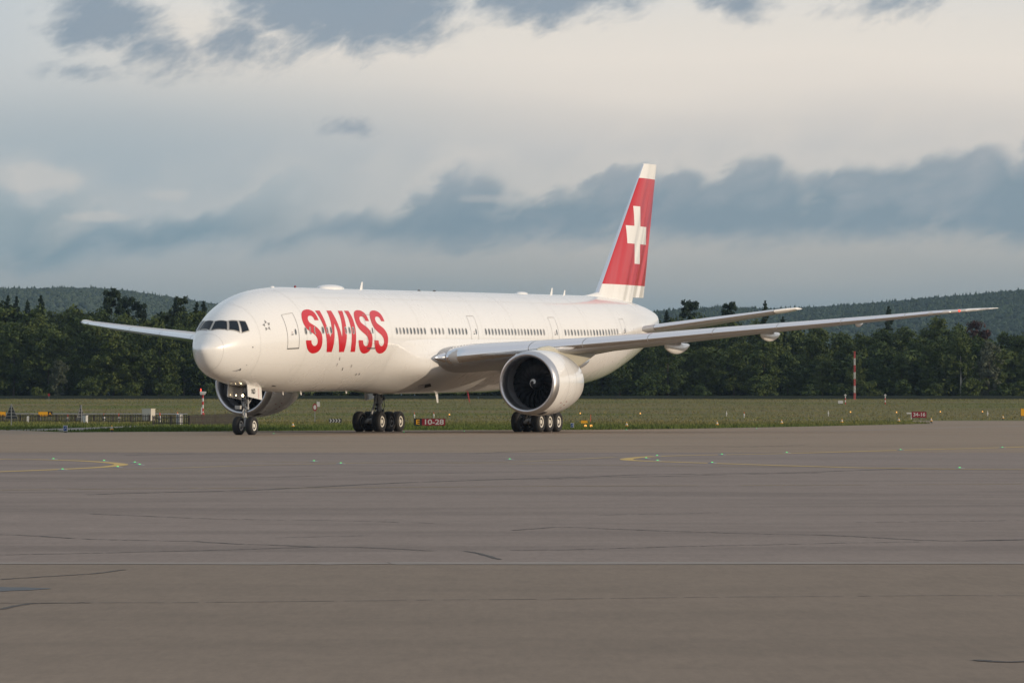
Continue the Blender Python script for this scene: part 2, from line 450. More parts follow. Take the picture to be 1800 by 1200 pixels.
# painted markings, seams and sealed cracks: thin sheets on the paving
ypaint = simple('yellow_line_paint', (.56, .37, .09), .7, vary=.28, vscale=2.0)
ypale = simple('worn_yellow_paint', (.34, .25, .12), .75, vary=.35, vscale=1.2)
wpaint = simple('worn_white_paint', (.33, .30, .27), .7, vary=.3, vscale=1.0)
tar = simple('crack_sealant', (.062, .054, .049), .8, vary=.4, vscale=1.5)
wetm = simple('damp_asphalt', (.045, .05, .058), .6, vary=.3, vscale=1.0)
seamm = simple('seam_concrete', (.255, .218, .19), .85, vary=.25, vscale=1.5)
def smooth_pts(pts, n=6):
    pts = [Vector((p[0], p[1], 0)) for p in pts]
    out = []
    for i in range(len(pts) - 1):
        p0, p1, p2, p3 = pts[max(i - 1, 0)], pts[i], pts[i + 1], pts[min(i + 2, len(pts) - 1)]
        for k in range(n):
            t = k / n
            out.append(0.5 * ((2 * p1) + (p2 - p0) * t + (2 * p0 - 5 * p1 + 4 * p2 - p3) * t * t + (3 * p1 - p0 - 3 * p2 + p3) * t ** 3))
    out.append(pts[-1])
    return out
def strip(name, pts, w, z, mat, parent, wobble=0.0, breaks=0.0, smooth=True):
    q = smooth_pts(pts, 8) if smooth else [Vector((p[0], p[1], 0)) for p in pts]
    b = MB(); L = []
    for i, p in enumerate(q):
        d = (q[min(i + 1, len(q) - 1)] - q[max(i - 1, 0)]).normalized(); s = Vector((-d.y, d.x, 0))
        ww = w * (1 + (rnd.random() - .5) * 2 * wobble) / 2
        L.append((p + s * ww + Vector((0, 0, z)), p - s * ww + Vector((0, 0, z))))
    for i in range(len(L) - 1):
        if breaks and rnd.random() < breaks: continue
        b.add([L[i][0], L[i][1], L[i + 1][1], L[i + 1][0]], [(0, 1, 2, 3)])
    if not b.v: return None
    me = b.mesh(name, 0, True)
    for pl in me.polygons:
        if pl.normal.z < 0: pl.flip()
    return new_obj(name, me, parent, mat)
GP = lambda L: [G(*q) for q in L]
# the two yellow lead-in curves
strip('taxi_line', GP([(-60, 804.8), (0, 806.7), (60, 807.4), (130, 809.3), (180, 812.0), (205, 814.4), (213, 816.2), (205, 818.2), (180, 820.8), (130, 823.6), (60, 826.6), (0, 828.8), (-60, 831)]), .46, .006, ypaint, taxi)
strip('taxi_line', GP([(1830, 783.4), (1760, 786.4), (1583, 791.0), (1400, 796.4), (1250, 799.3), (1155, 801.7), (1115, 804.6), (1101, 807.0), (1113, 809.0), (1155, 810.8), (1250, 813.9), (1350, 817.2), (1450, 820.2), (1530, 822.2), (1700, 824.4), (1830, 825)]), .46, .006, ypaint, taxi)
strip('taxi_line', GP([(190, 824.6), (300, 822.6), (420, 818.4), (520, 816.0), (700, 812.4), (900, 811.4), (1080, 803.2)]), .42, .005, ypale, taxi, .2, .05)
strip('taxi_line', GP([(120, 807.0), (240, 809.4), (400, 810), (560, 812.5), (760, 813.2), (900, 815), (1150, 818.2), (1400, 820)]), .36, .0045, ypale, taxi, .2, .1)
strip('taxi_line', GP([(-60, 862.3), (60, 860.2), (220, 858.8), (420, 857.6), (700, 856.2), (1000, 854), (1300, 852.8), (1560, 851.6), (1840, 850.5)]), .26, .005, ypale, taxi, .25, .06)
for a, b_ in ((310, 332), (346, 362), (1400, 1424)):
    strip('stop_bar', GP([(a, 858.6 if a < 400 else 853.2), (b_, 858.2 if a < 400 else 853.0)]), .16, .007, wpaint, taxi, smooth=False)
for pts, w in (([(-80, 770), (400, 769.6), (900, 769.4), (1400, 768.0), (1900, 765)], .35), ([(0, 765), (26, 764.6)], .5)):
    strip('edge_line', GP(pts), w, .006, wpaint, shoulder, .15, .08)
strip('edge_line', GP([(860, 759.6), (1200, 758.6), (1480, 756.6), (1640, 752), (1900, 746)]), .9, .006, seamm, shoulder, .2, .04)
strip('joint_seam', [(-30, Yb + .15), (-6, Yb), (-2, Yb - .02), (2, Yb + .05), (30, Yb + .3)], .75, .005, seamm, taxi, .3, .0)
# sealed cracks on the mid field and the near apron
cr = [([(0, 939), (70, 942), (130, 946), (220, 949), (330, 951), (420, 956), (490, 958), (560, 961)], .06, .18), ([(0, 975), (150, 972), (300, 968.5), (420, 965.5), (520, 962), (575, 961), (640, 962), (760, 968)], .05, .05),
      ([(818, 968.5), (850, 974), (878, 983)], .045, 0), ([(900, 932), (985, 926.5), (1090, 930), (1200, 934), (1330, 938), (1470, 941), (1600, 948), (1690, 950.5), (1800, 948.5)], .06, .15),
      ([(900, 967), (1010, 965.5), (1130, 962), (1300, 958), (1460, 954.5), (1620, 952)], .05, .12), ([(1700, 950), (1820, 947.5)], .1, 0),
      ([(150, 869), (250, 866), (420, 862), (560, 855.5), (700, 848.5), (860, 843), (1010, 838.5), (1130, 834), (1260, 832.5), (1420, 829.5), (1600, 823)], .16, .12),
      ([(940, 842.5), (1060, 839), (1180, 836.5), (1320, 833), (1440, 831)], .12, .35), ([(160, 903), (240, 906), (330, 910), (420, 912.5), (600, 915), (760, 919)], .055, .25),
      ([(220, 800), (330, 797.5), (480, 796), (640, 795)], .16, .25), ([(0, 793.6), (60, 793.5), (260, 796), (420, 795)], .12, .4), ([(400, 840), (470, 838.5), (560, 836), (700, 832)], .12, .35),
      ([(620, 832.5), (760, 831.5), (900, 830)], .1, .4), ([(820, 797.5), (980, 790), (1080, 789), (1240, 787), (1420, 782)], .14, .45), ([(0, 1070), (35, 1063), (70, 1060), (160, 1059)], .05, 0),
      ([(0, 1018), (90, 1012.5), (160, 1008), (220, 1001)], .05, .05), ([(-20, 1060), (300, 1058.5), (900, 1053), (1400, 1048), (1820, 1046)], .03, .1),
      ([(1720, 1160), (1770, 1163), (1830, 1161)], .08, 0), ([(480, 945), (560, 943), (640, 941)], .05, .3), ([(1050, 905), (1150, 903), (1300, 900.5)], .06, .4), ([(1500, 918), (1660, 916), (1800, 914)], .06, .3)]
for pts, w, br in cr:
    q = smooth_pts(GP(pts), 5)
    wob = [Vector((p.x + (rnd.random() - .5) * .05, p.y + (rnd.random() - .5) * .22 * min(1, p.y / 120), 0)) for p in q]
    strip('sealed_crack', [(p.x, p.y) for p in wob], w * 1.5, .004 + rnd.random() * .001, tar, taxi if pts[0][1] < 990 else apron, .45, br, smooth=True)
# damp patch at the left edge of the near apron
c0 = G(8, 1035)
ring = []
for k in range(40):
    a = 2 * math.pi * k / 40
    r = 1 + .16 * math.sin(3 * a + 1) + .08 * math.sin(7 * a)
    ring.append((c0[0] + math.cos(a) * .42 * r, c0[1] + math.sin(a) * .62 * r))
tag(sheet('damp_patch', ring, .004, wetm, apron))

# ------------------------------------------------------------------ the airliner
# aircraft coordinates: x metres aft of the nose, y to port, z from the fuselage centreline; AL() gives the root's local frame
PITCH, BANK, ZC0 = .0085, .0057, 5.47
YAW = .3938
def zc(x, y=0.0): return ZC0 + PITCH * x + BANK * y
def AL(x, y, z): return (-x, y, z + zc(x, y))
def GL(x, y, z): return (-x, y, z)                       # landing gear: z above the ground
plane = empty('airliner', (-17.7191, 285.1389, 0.0), math.atan2(-math.cos(YAW), -math.sin(YAW)))
tag(plane, 'white twin-engine passenger jet with red lettering and red tail with white cross', 'airplane')

# fuselage control table: x, top, bottom, half width, z of widest point (relative to the centreline)
FX=np.array([0,.08,.3,.7,1.3,2.2,3.2,4.5,6,7.5,9,10.5,14,30,46,50,53,56,59.25,63,66.7,70,72.0,72.64])
FT=np.array([-.6,-.46,-.3,.09,.58,1.34,1.86,2.32,2.7,2.92,3.04,3.1,3.1,3.1,3.1,3.1,3.1,3.1,3.1,3.02,2.75,2.36,2.0,1.84])
FB=np.array([-.6,-.86,-1.2,-1.59,-1.94,-2.24,-2.43,-2.63,-2.8,-2.92,-3.02,-3.1,-3.1,-3.1,-3.1,-3.1,-3.08,-2.98,-2.7,-1.95,-1.06,-.15,.5,.8])
FW=np.array([0,.24,.48,.80,1.15,1.58,1.95,2.36,2.71,2.94,3.04,3.1,3.1,3.1,3.1,3.1,3.1,3.05,2.86,2.4,1.75,1.0,.45,.14])
FM=np.array([-.6,-.6,-.57,-.53,-.47,-.4,-.31,-.21,-.12,-.05,-.01,0,0,0,0,0,.01,.06,.18,.45,.8,1.1,1.25,1.32])
def pchip(X,Y):
    hh=np.diff(X);d=np.diff(Y)/hh;m=np.zeros(len(X));m[0]=d[0];m[-1]=d[-1]
    for i in range(1,len(X)-1):
        if d[i-1]*d[i]>0:
            w1=2*hh[i]+hh[i-1];w2=hh[i]+2*hh[i-1];m[i]=(w1+w2)/(w1/d[i-1]+w2/d[i])
    def f(x):
        i=min(max(int(np.searchsorted(X,x))-1,0),len(X)-2);t=(x-X[i])/hh[i]
        return float((1+2*t)*(1-t)**2*Y[i]+t*(1-t)**2*hh[i]*m[i]+t*t*(3-2*t)*Y[i+1]+t*t*(t-1)*hh[i]*m[i+1])
    return f
_q=np.sqrt(FX)
_ft,_fb,_fw,_fm=[pchip(_q,a) for a in (FT,FB,FW,FM)]
def fus(x,t):
    q=math.sqrt(max(x,0));hw=_fw(q);zm=_fm(q);zt=_ft(q);zb=_fb(q);st=math.sin(t)
    return hw*math.cos(t), zm+((zt-zm) if st>0 else (zm-zb))*st

def fus_n(x, t, off):
    y, z = fus(x, t); e = 1e-3
    y1, z1 = fus(x, t + e); y2, z2 = fus(x + e, t)
    a = Vector((0, y1 - y, z1 - z)); b = Vector((e, y2 - y, z2 - z))
    n = a.cross(b)
    if n.length < 1e-12: n = Vector((-1, 0, 0))
    n.normalize()
    c = Vector((0, y, z - _fm(math.sqrt(max(x, 0)))))
    if n.dot(c) < 0: n = -n
    return AL(x + n.x * off, y + n.y * off, z + n.z * off)

NS = 120
stx = [0.002, .02, .05, .1, .18, .28, .4, .55, .7, .9, 1.1, 1.3, 1.5, 1.75, 2.0, 2.3, 2.6, 3, 3.4, 3.8, 4.3, 4.8, 5.4, 6, 6.6, 7.2, 7.9, 8.6, 9.4, 10.5, 12, 15, 20, 25, 30, 35, 40, 45, 48, 50, 51.5,
       53, 54.5, 56, 57.5, 59, 60.5, 62, 63.5, 65, 66.5, 68, 69.3, 70.5, 71.5, 72.2, 72.64]
mb = MB()
mb.loft([[AL(x, *fus(x, 2 * math.pi * k / NS)) for k in range(NS)] for x in stx])
fuselage = mb.obj('fuselage', white, plane, 60)

def patch(corners, off, nu=10, nv=8):
    """conformal patch over (x, t) corners TL TR BR BL"""
    (a, b, c, d) = corners; rows = []
    for j in range(nv + 1):
        v = j / nv; row = []
        for i in range(nu + 1):
            u = i / nu
            x = (1 - v) * ((1 - u) * a[0] + u * b[0]) + v * ((1 - u) * d[0] + u * c[0])
            t = (1 - v) * ((1 - u) * a[1] + u * b[1]) + v * ((1 - u) * d[1] + u * c[1])
            row.append(fus_n(x, t, off))
        rows.append(row)
    return rows
def grow(cs, k, add=0.0):
    cx = sum(p[0] for p in cs) / 4; ct = sum(p[1] for p in cs) / 4
    return [(cx + (p[0] - cx) * k, ct + (p[1] - ct) * k) for p in cs]
panes = [[(1.80, 1.525), (2.0, 1.10), (1.626, .845), (1.255, 1.515)], [(2.094, 1.037), (2.466, .848), (2.204, .497), (1.733, .781)],
         [(2.58, .81), (2.915, .703), (2.862, .425), (2.349, .4385)]]
for side in (0, 1):
    for i, cs in enumerate(panes):
        q = cs if side == 0 else [(x, math.pi - t) for x, t in cs]
        b = MB(); b.loft(patch(grow(q, (1.17, 1.22, 1.2)[i]), .006), False)
        fr = b.obj('cockpit_window_frame', frame, fuselage, 60)
        b = MB(); b.loft(patch(q, .014), False)
        b.obj('cockpit_window', glass, fuselage, 60)
# wipers
for (x0, t0), (x1, t1) in (((1.2, 1.48), (1.52, .95)), ((1.2, 1.72), (1.5, 2.2))):
    b = MB(); b.tube([fus_n(x0 + (x1 - x0) * k / 6, t0 + (t1 - t0) * k / 6, .03) for k in range(7)], .012, 6)
    b.obj('wiper', black, fuselage)
# radome seam
b = MB(); rr = []
for k in range(97):
    t = 2 * math.pi * k / 96
    rr.append((fus_n(.98, t, .004), fus_n(.995, t, .004)))
b.loft(rr, False); b.obj('radome_seam', simple('radome_joint', (.55, .54, .53), .4), fuselage, 60)

# red lettering, cut into bands so that it follows the curve of the hull
S_G = [(9.791,.3681),(9.291,.3714),(9.252,.4194),(9.165,.454),(8.943,.4694),(8.696,.4587),(8.546,.4264),(8.498,.3832),(8.583,.332),(8.893,.2869),(9.256,.2405),(9.536,.1874),(9.741,.1264),(9.852,.0533),(9.863,-.0258),(9.824,-.1186),(9.709,-.1856),(9.507,-.2336),(9.208,-.2662),(8.831,-.2756),(8.498,-.256),(8.178,-.2062),(7.968,-.1353),(7.863,-.0648),(7.836,-.0103),(8.482,-.0163),(8.518,-.0629),(8.64,-.1016),(8.873,-.1268),(9.084,-.1188),(9.237,-.0852),(9.272,-.0383),(9.217,.0153),(9.054,.0623),(8.814,.1035),(8.458,.1467),(8.093,.2055),(7.888,.271),(7.802,.3436),(7.835,.4309),(7.997,.5115),(8.213,.5623),(8.514,.597),(8.894,.6108),(9.222,.6037),(9.483,.5767),(9.661,.5358),(9.746,.4744),(9.769,.4155)]
W_G = [(9.905,.574),(10.097,.364),(10.281,.1721),(10.395,.0266),(10.469,-.0917),(10.603,-.2449),(11.306,-.2449),(11.435,-.1045),(11.519,.0275),(11.618,.1736),(11.781,.3102),(11.959,.1875),(12.047,.0544),(12.156,-.0777),(12.348,-.2449),(13.03,-.2449),(13.16,-.1037),(13.283,.0555),(13.328,.1759),(13.436,.3273),(13.572,.4725),(13.714,.576),(13.063,.576),(12.978,.4561),(12.83,.2982),(12.703,.1482),(12.585,.0416),(12.493,.1346),(12.332,.2697),(12.197,.4249),(12.117,.575),(11.463,.575),(11.399,.4376),(11.322,.2818),(11.157,.1463),(10.963,.0402),(10.773,.1325),(10.613,.2943),(10.535,.4429),(10.487,.574)]
I_G = [(13.965,.579),(14.589,.579),(14.657,.4527),(14.656,.3014),(14.632,.1372),(14.597,.0035),(14.585,-.1299),(14.615,-.2408),(13.986,-.2408),(13.946,-.1301),(13.968,.003),(14.012,.1364),(14.025,.3003),(14.034,.4512)]
def densify(poly, rounds=2, keep=0.9):
    # Catmull-Rom through the outline, corners kept
    n = len(poly); out = []
    P_ = [Vector((p[0], p[1] * 3.1)) for p in poly]
    def corner(i):
        a = (P_[i] - P_[i - 1]).normalized(); b = (P_[(i + 1) % n] - P_[i]).normalized()
        return a.dot(b) < .55
    for i in range(n):
        p1, p2 = P_[i], P_[(i + 1) % n]
        m1 = (P_[(i + 1) % n] - P_[i - 1]) / 2 if not corner(i) else (p2 - p1)
        m2 = (P_[(i + 2) % n] - p1) / 2 if not corner((i + 1) % n) else (p2 - p1)
        for k in range(4):
            t = k / 4; t2, t3 = t * t, t * t * t
            q = (2 * t3 - 3 * t2 + 1) * p1 + (t3 - 2 * t2 + t) * m1 + (-2 * t3 + 3 * t2) * p2 + (t3 - t2) * m2
            out.append((q.x, q.y / 3.1))
    return out
def hull_decal(name, poly, off, mat, parent, dense=True):
    poly = densify(poly) if dense else poly
    bm = bmesh.new()
    vv = [bm.verts.new((x, t * 3.1, 0)) for x, t in poly]
    for tri in tessellate_polygon([[Vector((x, t * 3.1, 0)) for x, t in poly]]):
        try: bm.faces.new([vv[i] for i in tri])
        except ValueError: pass
    lo = min(t for _, t in poly) * 3.1; hi = max(t for _, t in poly) * 3.1
    q = lo + .15
    while q < hi:
        bmesh.ops.bisect_plane(bm, geom=bm.verts[:] + bm.edges[:] + bm.faces[:], plane_co=(0, q, 0), plane_no=(0, 1, 0)); q += .15
    lx, hx = min(p[0] for p in poly), max(p[0] for p in poly); q = lx + .3
    while q < hx:
        bmesh.ops.bisect_plane(bm, geom=bm.verts[:] + bm.edges[:] + bm.faces[:], plane_co=(q, 0, 0), plane_no=(1, 0, 0)); q += .3
    for v in bm.verts: v.co = fus_n(v.co.x, v.co.y / 3.1, off)
    bmesh.ops.recalc_face_normals(bm, faces=bm.faces)
    s_ = sum(f.normal.y for f in bm.faces)
    if s_ < 0: bmesh.ops.reverse_faces(bm, faces=bm.faces)
    me = bpy.data.meshes.new(name); bm.to_mesh(me); bm.free()
    me.polygons.foreach_set('use_smooth', [True] * len(me.polygons))
    return new_obj(name, me, parent, mat)
hull_decal('letter', S_G, .009, red, fuselage)
hull_decal('letter', W_G, .009, red, fuselage)
hull_decal('letter', I_G, .009, red, fuselage)
for dx_ in (7.12, 9.40):
    hull_decal('letter', [(x + dx_, t * .985 - .002) for x, t in S_G], .009, red, fuselage)

# cabin doors: seam, sill, small window and handle in one mesh each
def door(x0, x1, t0, t1, name='cabin_door'):
    b = MB(); r = .09
    def loop(inset):
        out = []; w = x1 - x0; H = (t1 - t0) * 3.1
        for cx, ct, a0 in ((x1 - r, H - r, 0), (x0 + r, H - r, 90), (x0 + r * .4, r * .4, 180), (x1 - r * .4, r * .4, 270)):
            rr_ = (r if ct > H / 2 else r * .4)
            for k in range(5):
                a = math.radians(a0 + 22.5 * k)
                out.append((cx + (rr_ - inset) * math.cos(a), t0 + (ct + (rr_ - inset) * math.sin(a)) / 3.1))
        # densify the long sides
        res = []
        for i in range(len(out)):
            p, q = out[i], out[(i + 1) % len(out)]
            n = max(1, int(math.hypot(q[0] - p[0], (q[1] - p[1]) * 3.1) / .16))
            for k in range(n): res.append((p[0] + (q[0] - p[0]) * k / n, p[1] + (q[1] - p[1]) * k / n))
        return res
    o_, i_ = loop(0), loop(.028)
    n = min(len(o_), len(i_)); 
    if len(o_) != len(i_):
        i_ = [(x0 + .028 + (x - x0) * ((x1 - x0 - .056) / (x1 - x0)), t) for x, t in o_]
    b.mat(0).add([fus_n(x, t, .016) for x, t in o_] + [fus_n(x, t, .016) for x, t in i_],
                 [(k, (k + 1) % len(o_), len(o_) + (k + 1) % len(o_), len(o_) + k) for k in range(len(o_))])
    b.mat(1)
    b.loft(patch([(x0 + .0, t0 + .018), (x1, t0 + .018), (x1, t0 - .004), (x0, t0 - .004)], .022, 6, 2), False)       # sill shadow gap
    wx, wt = x0 + (x1 - x0) * .72, .172
    ov = [(wx + .085 * math.cos(a), wt + .19 / 3.1 * math.sin(a)) for a in [2 * math.pi * k / 16 for k in range(16)]]
    b.mat(2).add([fus_n(x, t, .018) for x, t in ov], [tuple(range(16))])
    hx = x0 + (x1 - x0) * .42
    b.mat(1).loft(patch([(hx - .09, .137), (hx + .1, .137), (hx + .1, .118), (hx - .09, .118)], .02, 2, 2), False)
    b.mat(3).loft(patch([(hx - .07, .175), (hx + .07, .175), (hx + .07, .165), (hx - .07, .165)], .02, 2, 2), False)
    return b.obj(name, [outline, dgrey, cglass, sred], fuselage, 0)
door(5.92, 7.10, -.170, .575); door(16.25, 17.40, -.178, .503); door(32.12, 33.29, -.164, .512); door(45.62, 46.76, -.160, .512); door(58.62, 59.62, -.150, .465)

# cabin windows: one mesh (frame ring and pane), repeated along the hull
def window_mesh():
    b = MB(); x = 30.0; t = .172; ow, oh, iw, ih = .155, .225, .118, .182
    def oval(w, h, off, n=20):
        out = []
        for k in range(n):
            a = 2 * math.pi * k / n; cx, sy = math.cos(a), math.sin(a)
            px_ = w * math.copysign(abs(cx) ** .8, cx); py_ = h * math.copysign(abs(sy) ** .8, sy)
            p = fus_n(x + px_, t + py_ / 3.1, off); out.append((p[0] + x, p[1], p[2] - zc(x, 3.05)))
        return out
    b.mat(0).loft([oval(ow, oh, .011), oval(iw, ih, .011)], True, False, False)
    b.mat(1).add(oval(iw, ih, .0115), [tuple(range(20))])
    me = b.mesh('cabin_window', 0)
    me.materials.append(simple('window_rim_paint', (.45, .44, .42), .4)); me.materials.append(cglass)
    return me
wmesh = window_mesh()
wx_list = [7.92, 8.47, 9.05, 10.03, 10.60, 11.13, 13.23, 13.76, 14.29]
for a, e, n in ((20.668, 24.933, 9), (25.984, 27.75, 4), (28.685, 31.385, 6), (34.544, 44.239, 19), (47.944, 57.579, 18)):
    wx_list += [a + (e - a) * i / (n - 1) for i in range(n)]
wmesh2 = wmesh.copy(); wmesh2.materials[1] = simple('cabin_window_blind', (.24, .245, .25), .25, coat=.4)
wmesh3 = wmesh.copy(); wmesh3.materials[1] = simple('cabin_window_dark', (.045, .055, .065), .1, coat=.4)
rw = random.Random(5)
for x in wx_list:
    o = new_obj('cabin_window', rw.choice((wmesh, wmesh, wmesh2, wmesh3, wmesh3)), fuselage)
    y, z = fus(x, .172); y0, z0 = fus(30, .172)
    o.location = (-x, (y - y0), zc(x, y) + (z - z0))

# skin joints round the hull and along it
seam = simple('skin_joint', (.69, .69, .68), .4)
for x in (3.6, 8.0, 11.6, 19.9, 24.2, 28.2, 34.0, 39.2, 44.9, 47.4, 52.0, 57.9, 61.5, 65.5):
    b = MB(); b.loft([(fus_n(x, -1.45 + 3.02 * k / 40, .005), fus_n(x + .02, -1.45 + 3.02 * k / 40, .005)) for k in range(41)], False); b.obj('skin_joint', seam, fuselage, 60)
for t, xa, xb in ((.92, 8.0, 60.0), (-.52, 3.6, 22.0), (1.3, 8.0, 60.0), (-1.0, 8.0, 20.0)):
    b = MB(); b.loft([(fus_n(xa + (xb - xa) * k / 40, t, .005), fus_n(xa + (xb - xa) * k / 40, t + .005, .005)) for k in range(41)], False); b.obj('skin_joint', seam, fuselage, 60)
# small five-part star emblem ahead of the first door
b = MB(); cx_, ct_ = 4.33, .415
for k in range(5):
    a = math.radians(90 + 72 * k)
    def pt(r, da): return fus_n(cx_ + r * math.cos(a + da), ct_ + r * math.sin(a + da) / 2.3, .008)
    b.add([pt(.34, 0), pt(.17, .55), pt(.15, -.25)], [(0, 1, 2)]); b.add([pt(.34, 0), pt(.15, -.25), pt(.2, -.5)], [(0, 1, 2)])
b.obj('star_emblem', simple('emblem_grey', (.22, .22, .22), .4), fuselage, 0)
# vents, probes and lights on the lower hull
for x, t, w, hh, ang in ((2.98, -.064, .07, .10, 0), (2.88, -.59, .05, .06, 0), (7.40, -1.18, .42, .10, .3), (12.73, -.374, .08, .2, .4), (12.73, -.50, .08, .2, .4), (13.84, -.598, .08, .2, .5), (14.86, -.532, .08, .2, .5), (16.34, -.73, .11, .14, .5), (16.78, -.727, .11, .14, .5)):
    cs = [(x - w / 2 - ang * hh / 2, t + hh / 6.2), (x + w / 2 - ang * hh / 2, t + hh / 6.2), (x + w / 2 + ang * hh / 2, t - hh / 6.2), (x - w / 2 + ang * hh / 2, t - hh / 6.2)]
    b = MB(); b.loft(patch(cs, .012, 3, 3), False); b.obj('vent', dgrey if t < -.55 or x < 5 else outline, fuselage, 0)
b = MB(); b.tube([fus_n(2.6, -.74, .0), fus_n(2.5, -.76, .12), fus_n(2.2, -.78, .14)], [.03, .025, .012], 6); b.obj('pitot_probe', dgrey, fuselage)
def blade(x, t, h, c, name='antenna', lean=.35, mat=white):
    y, z = fus(x, t); up = Vector((0, math.cos(t), math.sin(t)))
    rings = []
    for k in range(4):
        q = k / 3; ch = c * (1 - .55 * q); ctr = x + lean * h * q
        rings.append([AL(ctr - ch / 2, y + up.y * (h * q - .03), z + up.z * (h * q - .03))] + [AL(ctr + a_ * ch / 2, y + up.y * (h * q - .03) - sgn * up.z * .02 * (1 - .5 * q), z + up.z * (h * q - .03) + sgn * up.y * .02 * (1 - .5 * q)) for a_, sgn in ((-.3, 1), (.4, 1))] +
                     [AL(ctr + ch / 2, y + up.y * (h * q - .03), z + up.z * (h * q - .03))] + [AL(ctr + a_ * ch / 2, y + up.y * (h * q - .03) + sgn * up.z * .02 * (1 - .5 * q), z + up.z * (h * q - .03) - sgn * up.y * .02 * (1 - .5 * q)) for a_, sgn in ((.4, 1), (-.3, 1))])
    b = MB(); b.loft(rings); return b.obj(name, mat, fuselage, 50)
PI2 = math.pi / 2
blade(22.2, PI2, .48, .42); blade(53.0, PI2, .48, .42); blade(55.3, PI2, .36, .36); blade(31.0, PI2, .10, .7, 'antenna', .1, dgrey); blade(33.4, PI2, .10, .7, 'antenna', .1, dgrey)
blade(33.7, -PI2, .85, .5, 'drain_mast', .3, white); blade(13.5, -PI2, .2, .3); blade(20.0, -PI2, .16, .3, 'antenna', .35, white); blade(11.0, -PI2, .18, .25); blade(38.7, -PI2, .85, .3, 'drain_mast', .45, sred)
# satellite dome, small hump and beacon on the crown
def dome(x0, x1, w, h, name, mat, t=PI2):
    rings = []
    for k in range(13):
        q = k / 12; x = x0 + (x1 - x0) * q; s_ = max(1e-3, math.sin(math.pi * min(1, max(0, q))) ** .45); 
        ring = []
        for j in range(17):
            a = math.pi * j / 16
            y = w / 2 * s_ * math.cos(a); zt = fus(x, PI2)[1]
            hull = math.sqrt(max(0, 9.61 - y * y)) - 3.1 + zt
            ring.append(AL(x, y, hull - .05 + (h * s_ + .05) * math.sin(a) ** .6))
        rings.append(ring)
    b = MB(); b.loft(rings, True); return b.obj(name, mat, fuselage, 60)
dome(16.1, 19.3, 1.2, .23, 'satellite_dome', white); dome(47.0, 48.6, .7, .14, 'antenna_hump', white); dome(12.6, 12.8, .14, .12, 'beacon', sred); dome(9.3, 9.7, .3, .08, 'antenna_hump', white)

# belly fairing between the wings
def se(hw, zt_, zb_, n=40, p=2.6, zoff=0):
    out = []; zm = (zt_ + zb_) / 2; hh = (zt_ - zb_) / 2
    for k in range(n):
        a = 2 * math.pi * k / n; c_, s_ = math.cos(a), math.sin(a)
        out.append((hw * math.copysign(abs(c_) ** (2 / p), c_), zm + hh * math.copysign(abs(s_) ** (2 / p), s_)))
    return out
def sstep(x, a, c): t = min(1, max(0, (x - a) / (c - a))); return t * t * t * (t * (6 * t - 15) + 10)
def fair_b(x): return sstep(x, 18.5, 27.0) * (1 - sstep(x, 39.0, 50.0))
b = MB(); rings = []
for x in [18.0 + .7 * k for k in range(48)]:
    ring = []
    for k in range(73):
        t = .12 - (math.pi + .24) * k / 72; B_ = fair_b(x)
        side = math.exp(-((t + .46) / .34) ** 2) + math.exp(-((t + math.pi - .46) / .34) ** 2)
        R_ = 3.1 - .03 + B_ * (.26 * sstep(-math.sin(t), .1, .6) + .48 * side)
        R_ -= .12 * (sstep(t, -.05, .12) + sstep(-math.pi - t, -.05, .12))
        ring.append(AL(x, R_ * math.cos(t), R_ * math.sin(t)))
    rings.append(ring)
b.loft(rings, True)
fairing = b.obj('belly_fairing', white, plane, 60)
# air inlet in the fairing
def fair_p(x, t, off=0.0):
    B_ = fair_b(x); side = math.exp(-((t + .46) / .34) ** 2)
    R_ = 3.07 + B_ * (.26 * sstep(-math.sin(t), .1, .6) + .48 * side) + off
    return AL(x, R_ * math.cos(t), R_ * math.sin(t))
b = MB(); b.mat(0).add([fair_p(26.6, -.98, .01), fair_p(27.9, -.90, .01), fair_p(28.9, -1.02, .01), fair_p(27.8, -1.14, .01)], [(0, 1, 2, 3)])
b.mat(1).add([fair_p(26.6, -.98, .02), fair_p(27.3, -.94, .02), fair_p(28.2, -1.08, .02), fair_p(27.8, -1.14, .02)], [(0, 1, 2, 3)])
b.obj('air_inlet', [black, pgrey], fairing, 0)

# ------------------------------------------------------------------ wings
def airfoil(n=26, tc_=.12, cam=.02, aft=.35):
    xs_ = [0.5 * (1 - math.cos(math.pi * k / n)) for k in range(n + 1)]
    def th(x): return 5 * tc_ * (.2969 * math.sqrt(x) - .126 * x - .3516 * x * x + .2843 * x ** 3 - .1036 * x ** 4)
    def ca(x): return cam * (4 * x * (1 - x)) * (.6 + .8 * x)
    up = [(x, ca(x) + th(x)) for x in reversed(xs_)]
    lo = [(x, ca(x) - th(x)) for x in xs_[1:]]
    return up + lo                                       # from trailing edge over the top to the nose and back below
# y, leading edge x, chord, z of leading edge, incidence (rad), thickness
WING = [(0.0, 26.0, 12.5, -1.45, .060, .13), (2.8, 26.1, 12.65, -1.20, .060, .130), (3.7, 25.95, 12.8, -1.12, .058, .128), (4.6, 25.95, 12.9, -1.02, .055, .125), (8.0, 28.3, 10.2, -.66, .045, .115), (10.2, 29.8, 8.5, -.44, .038, .11), (13.8, 32.3, 7.5, -.12, .030, .105),
        (18.6, 35.6, 6.2, .36, .022, .10), (23.4, 38.9, 4.9, .80, .015, .098), (27.2, 41.5, 3.85, 1.16, .008, .095), (29.6, 43.15, 3.1, 1.42, .004, .092), (30.3, 43.8, 2.75, 1.49, .003, .09), (30.9, 44.75, 2.3, 1.56, .002, .09), (31.5, 45.95, 1.75, 1.63, 0, .09), (32.05, 47.1, 1.15, 1.70, 0, .09), (32.4, 48.0, .5, 1.75, 0, .09)]
def wrow(i): return WING[i]
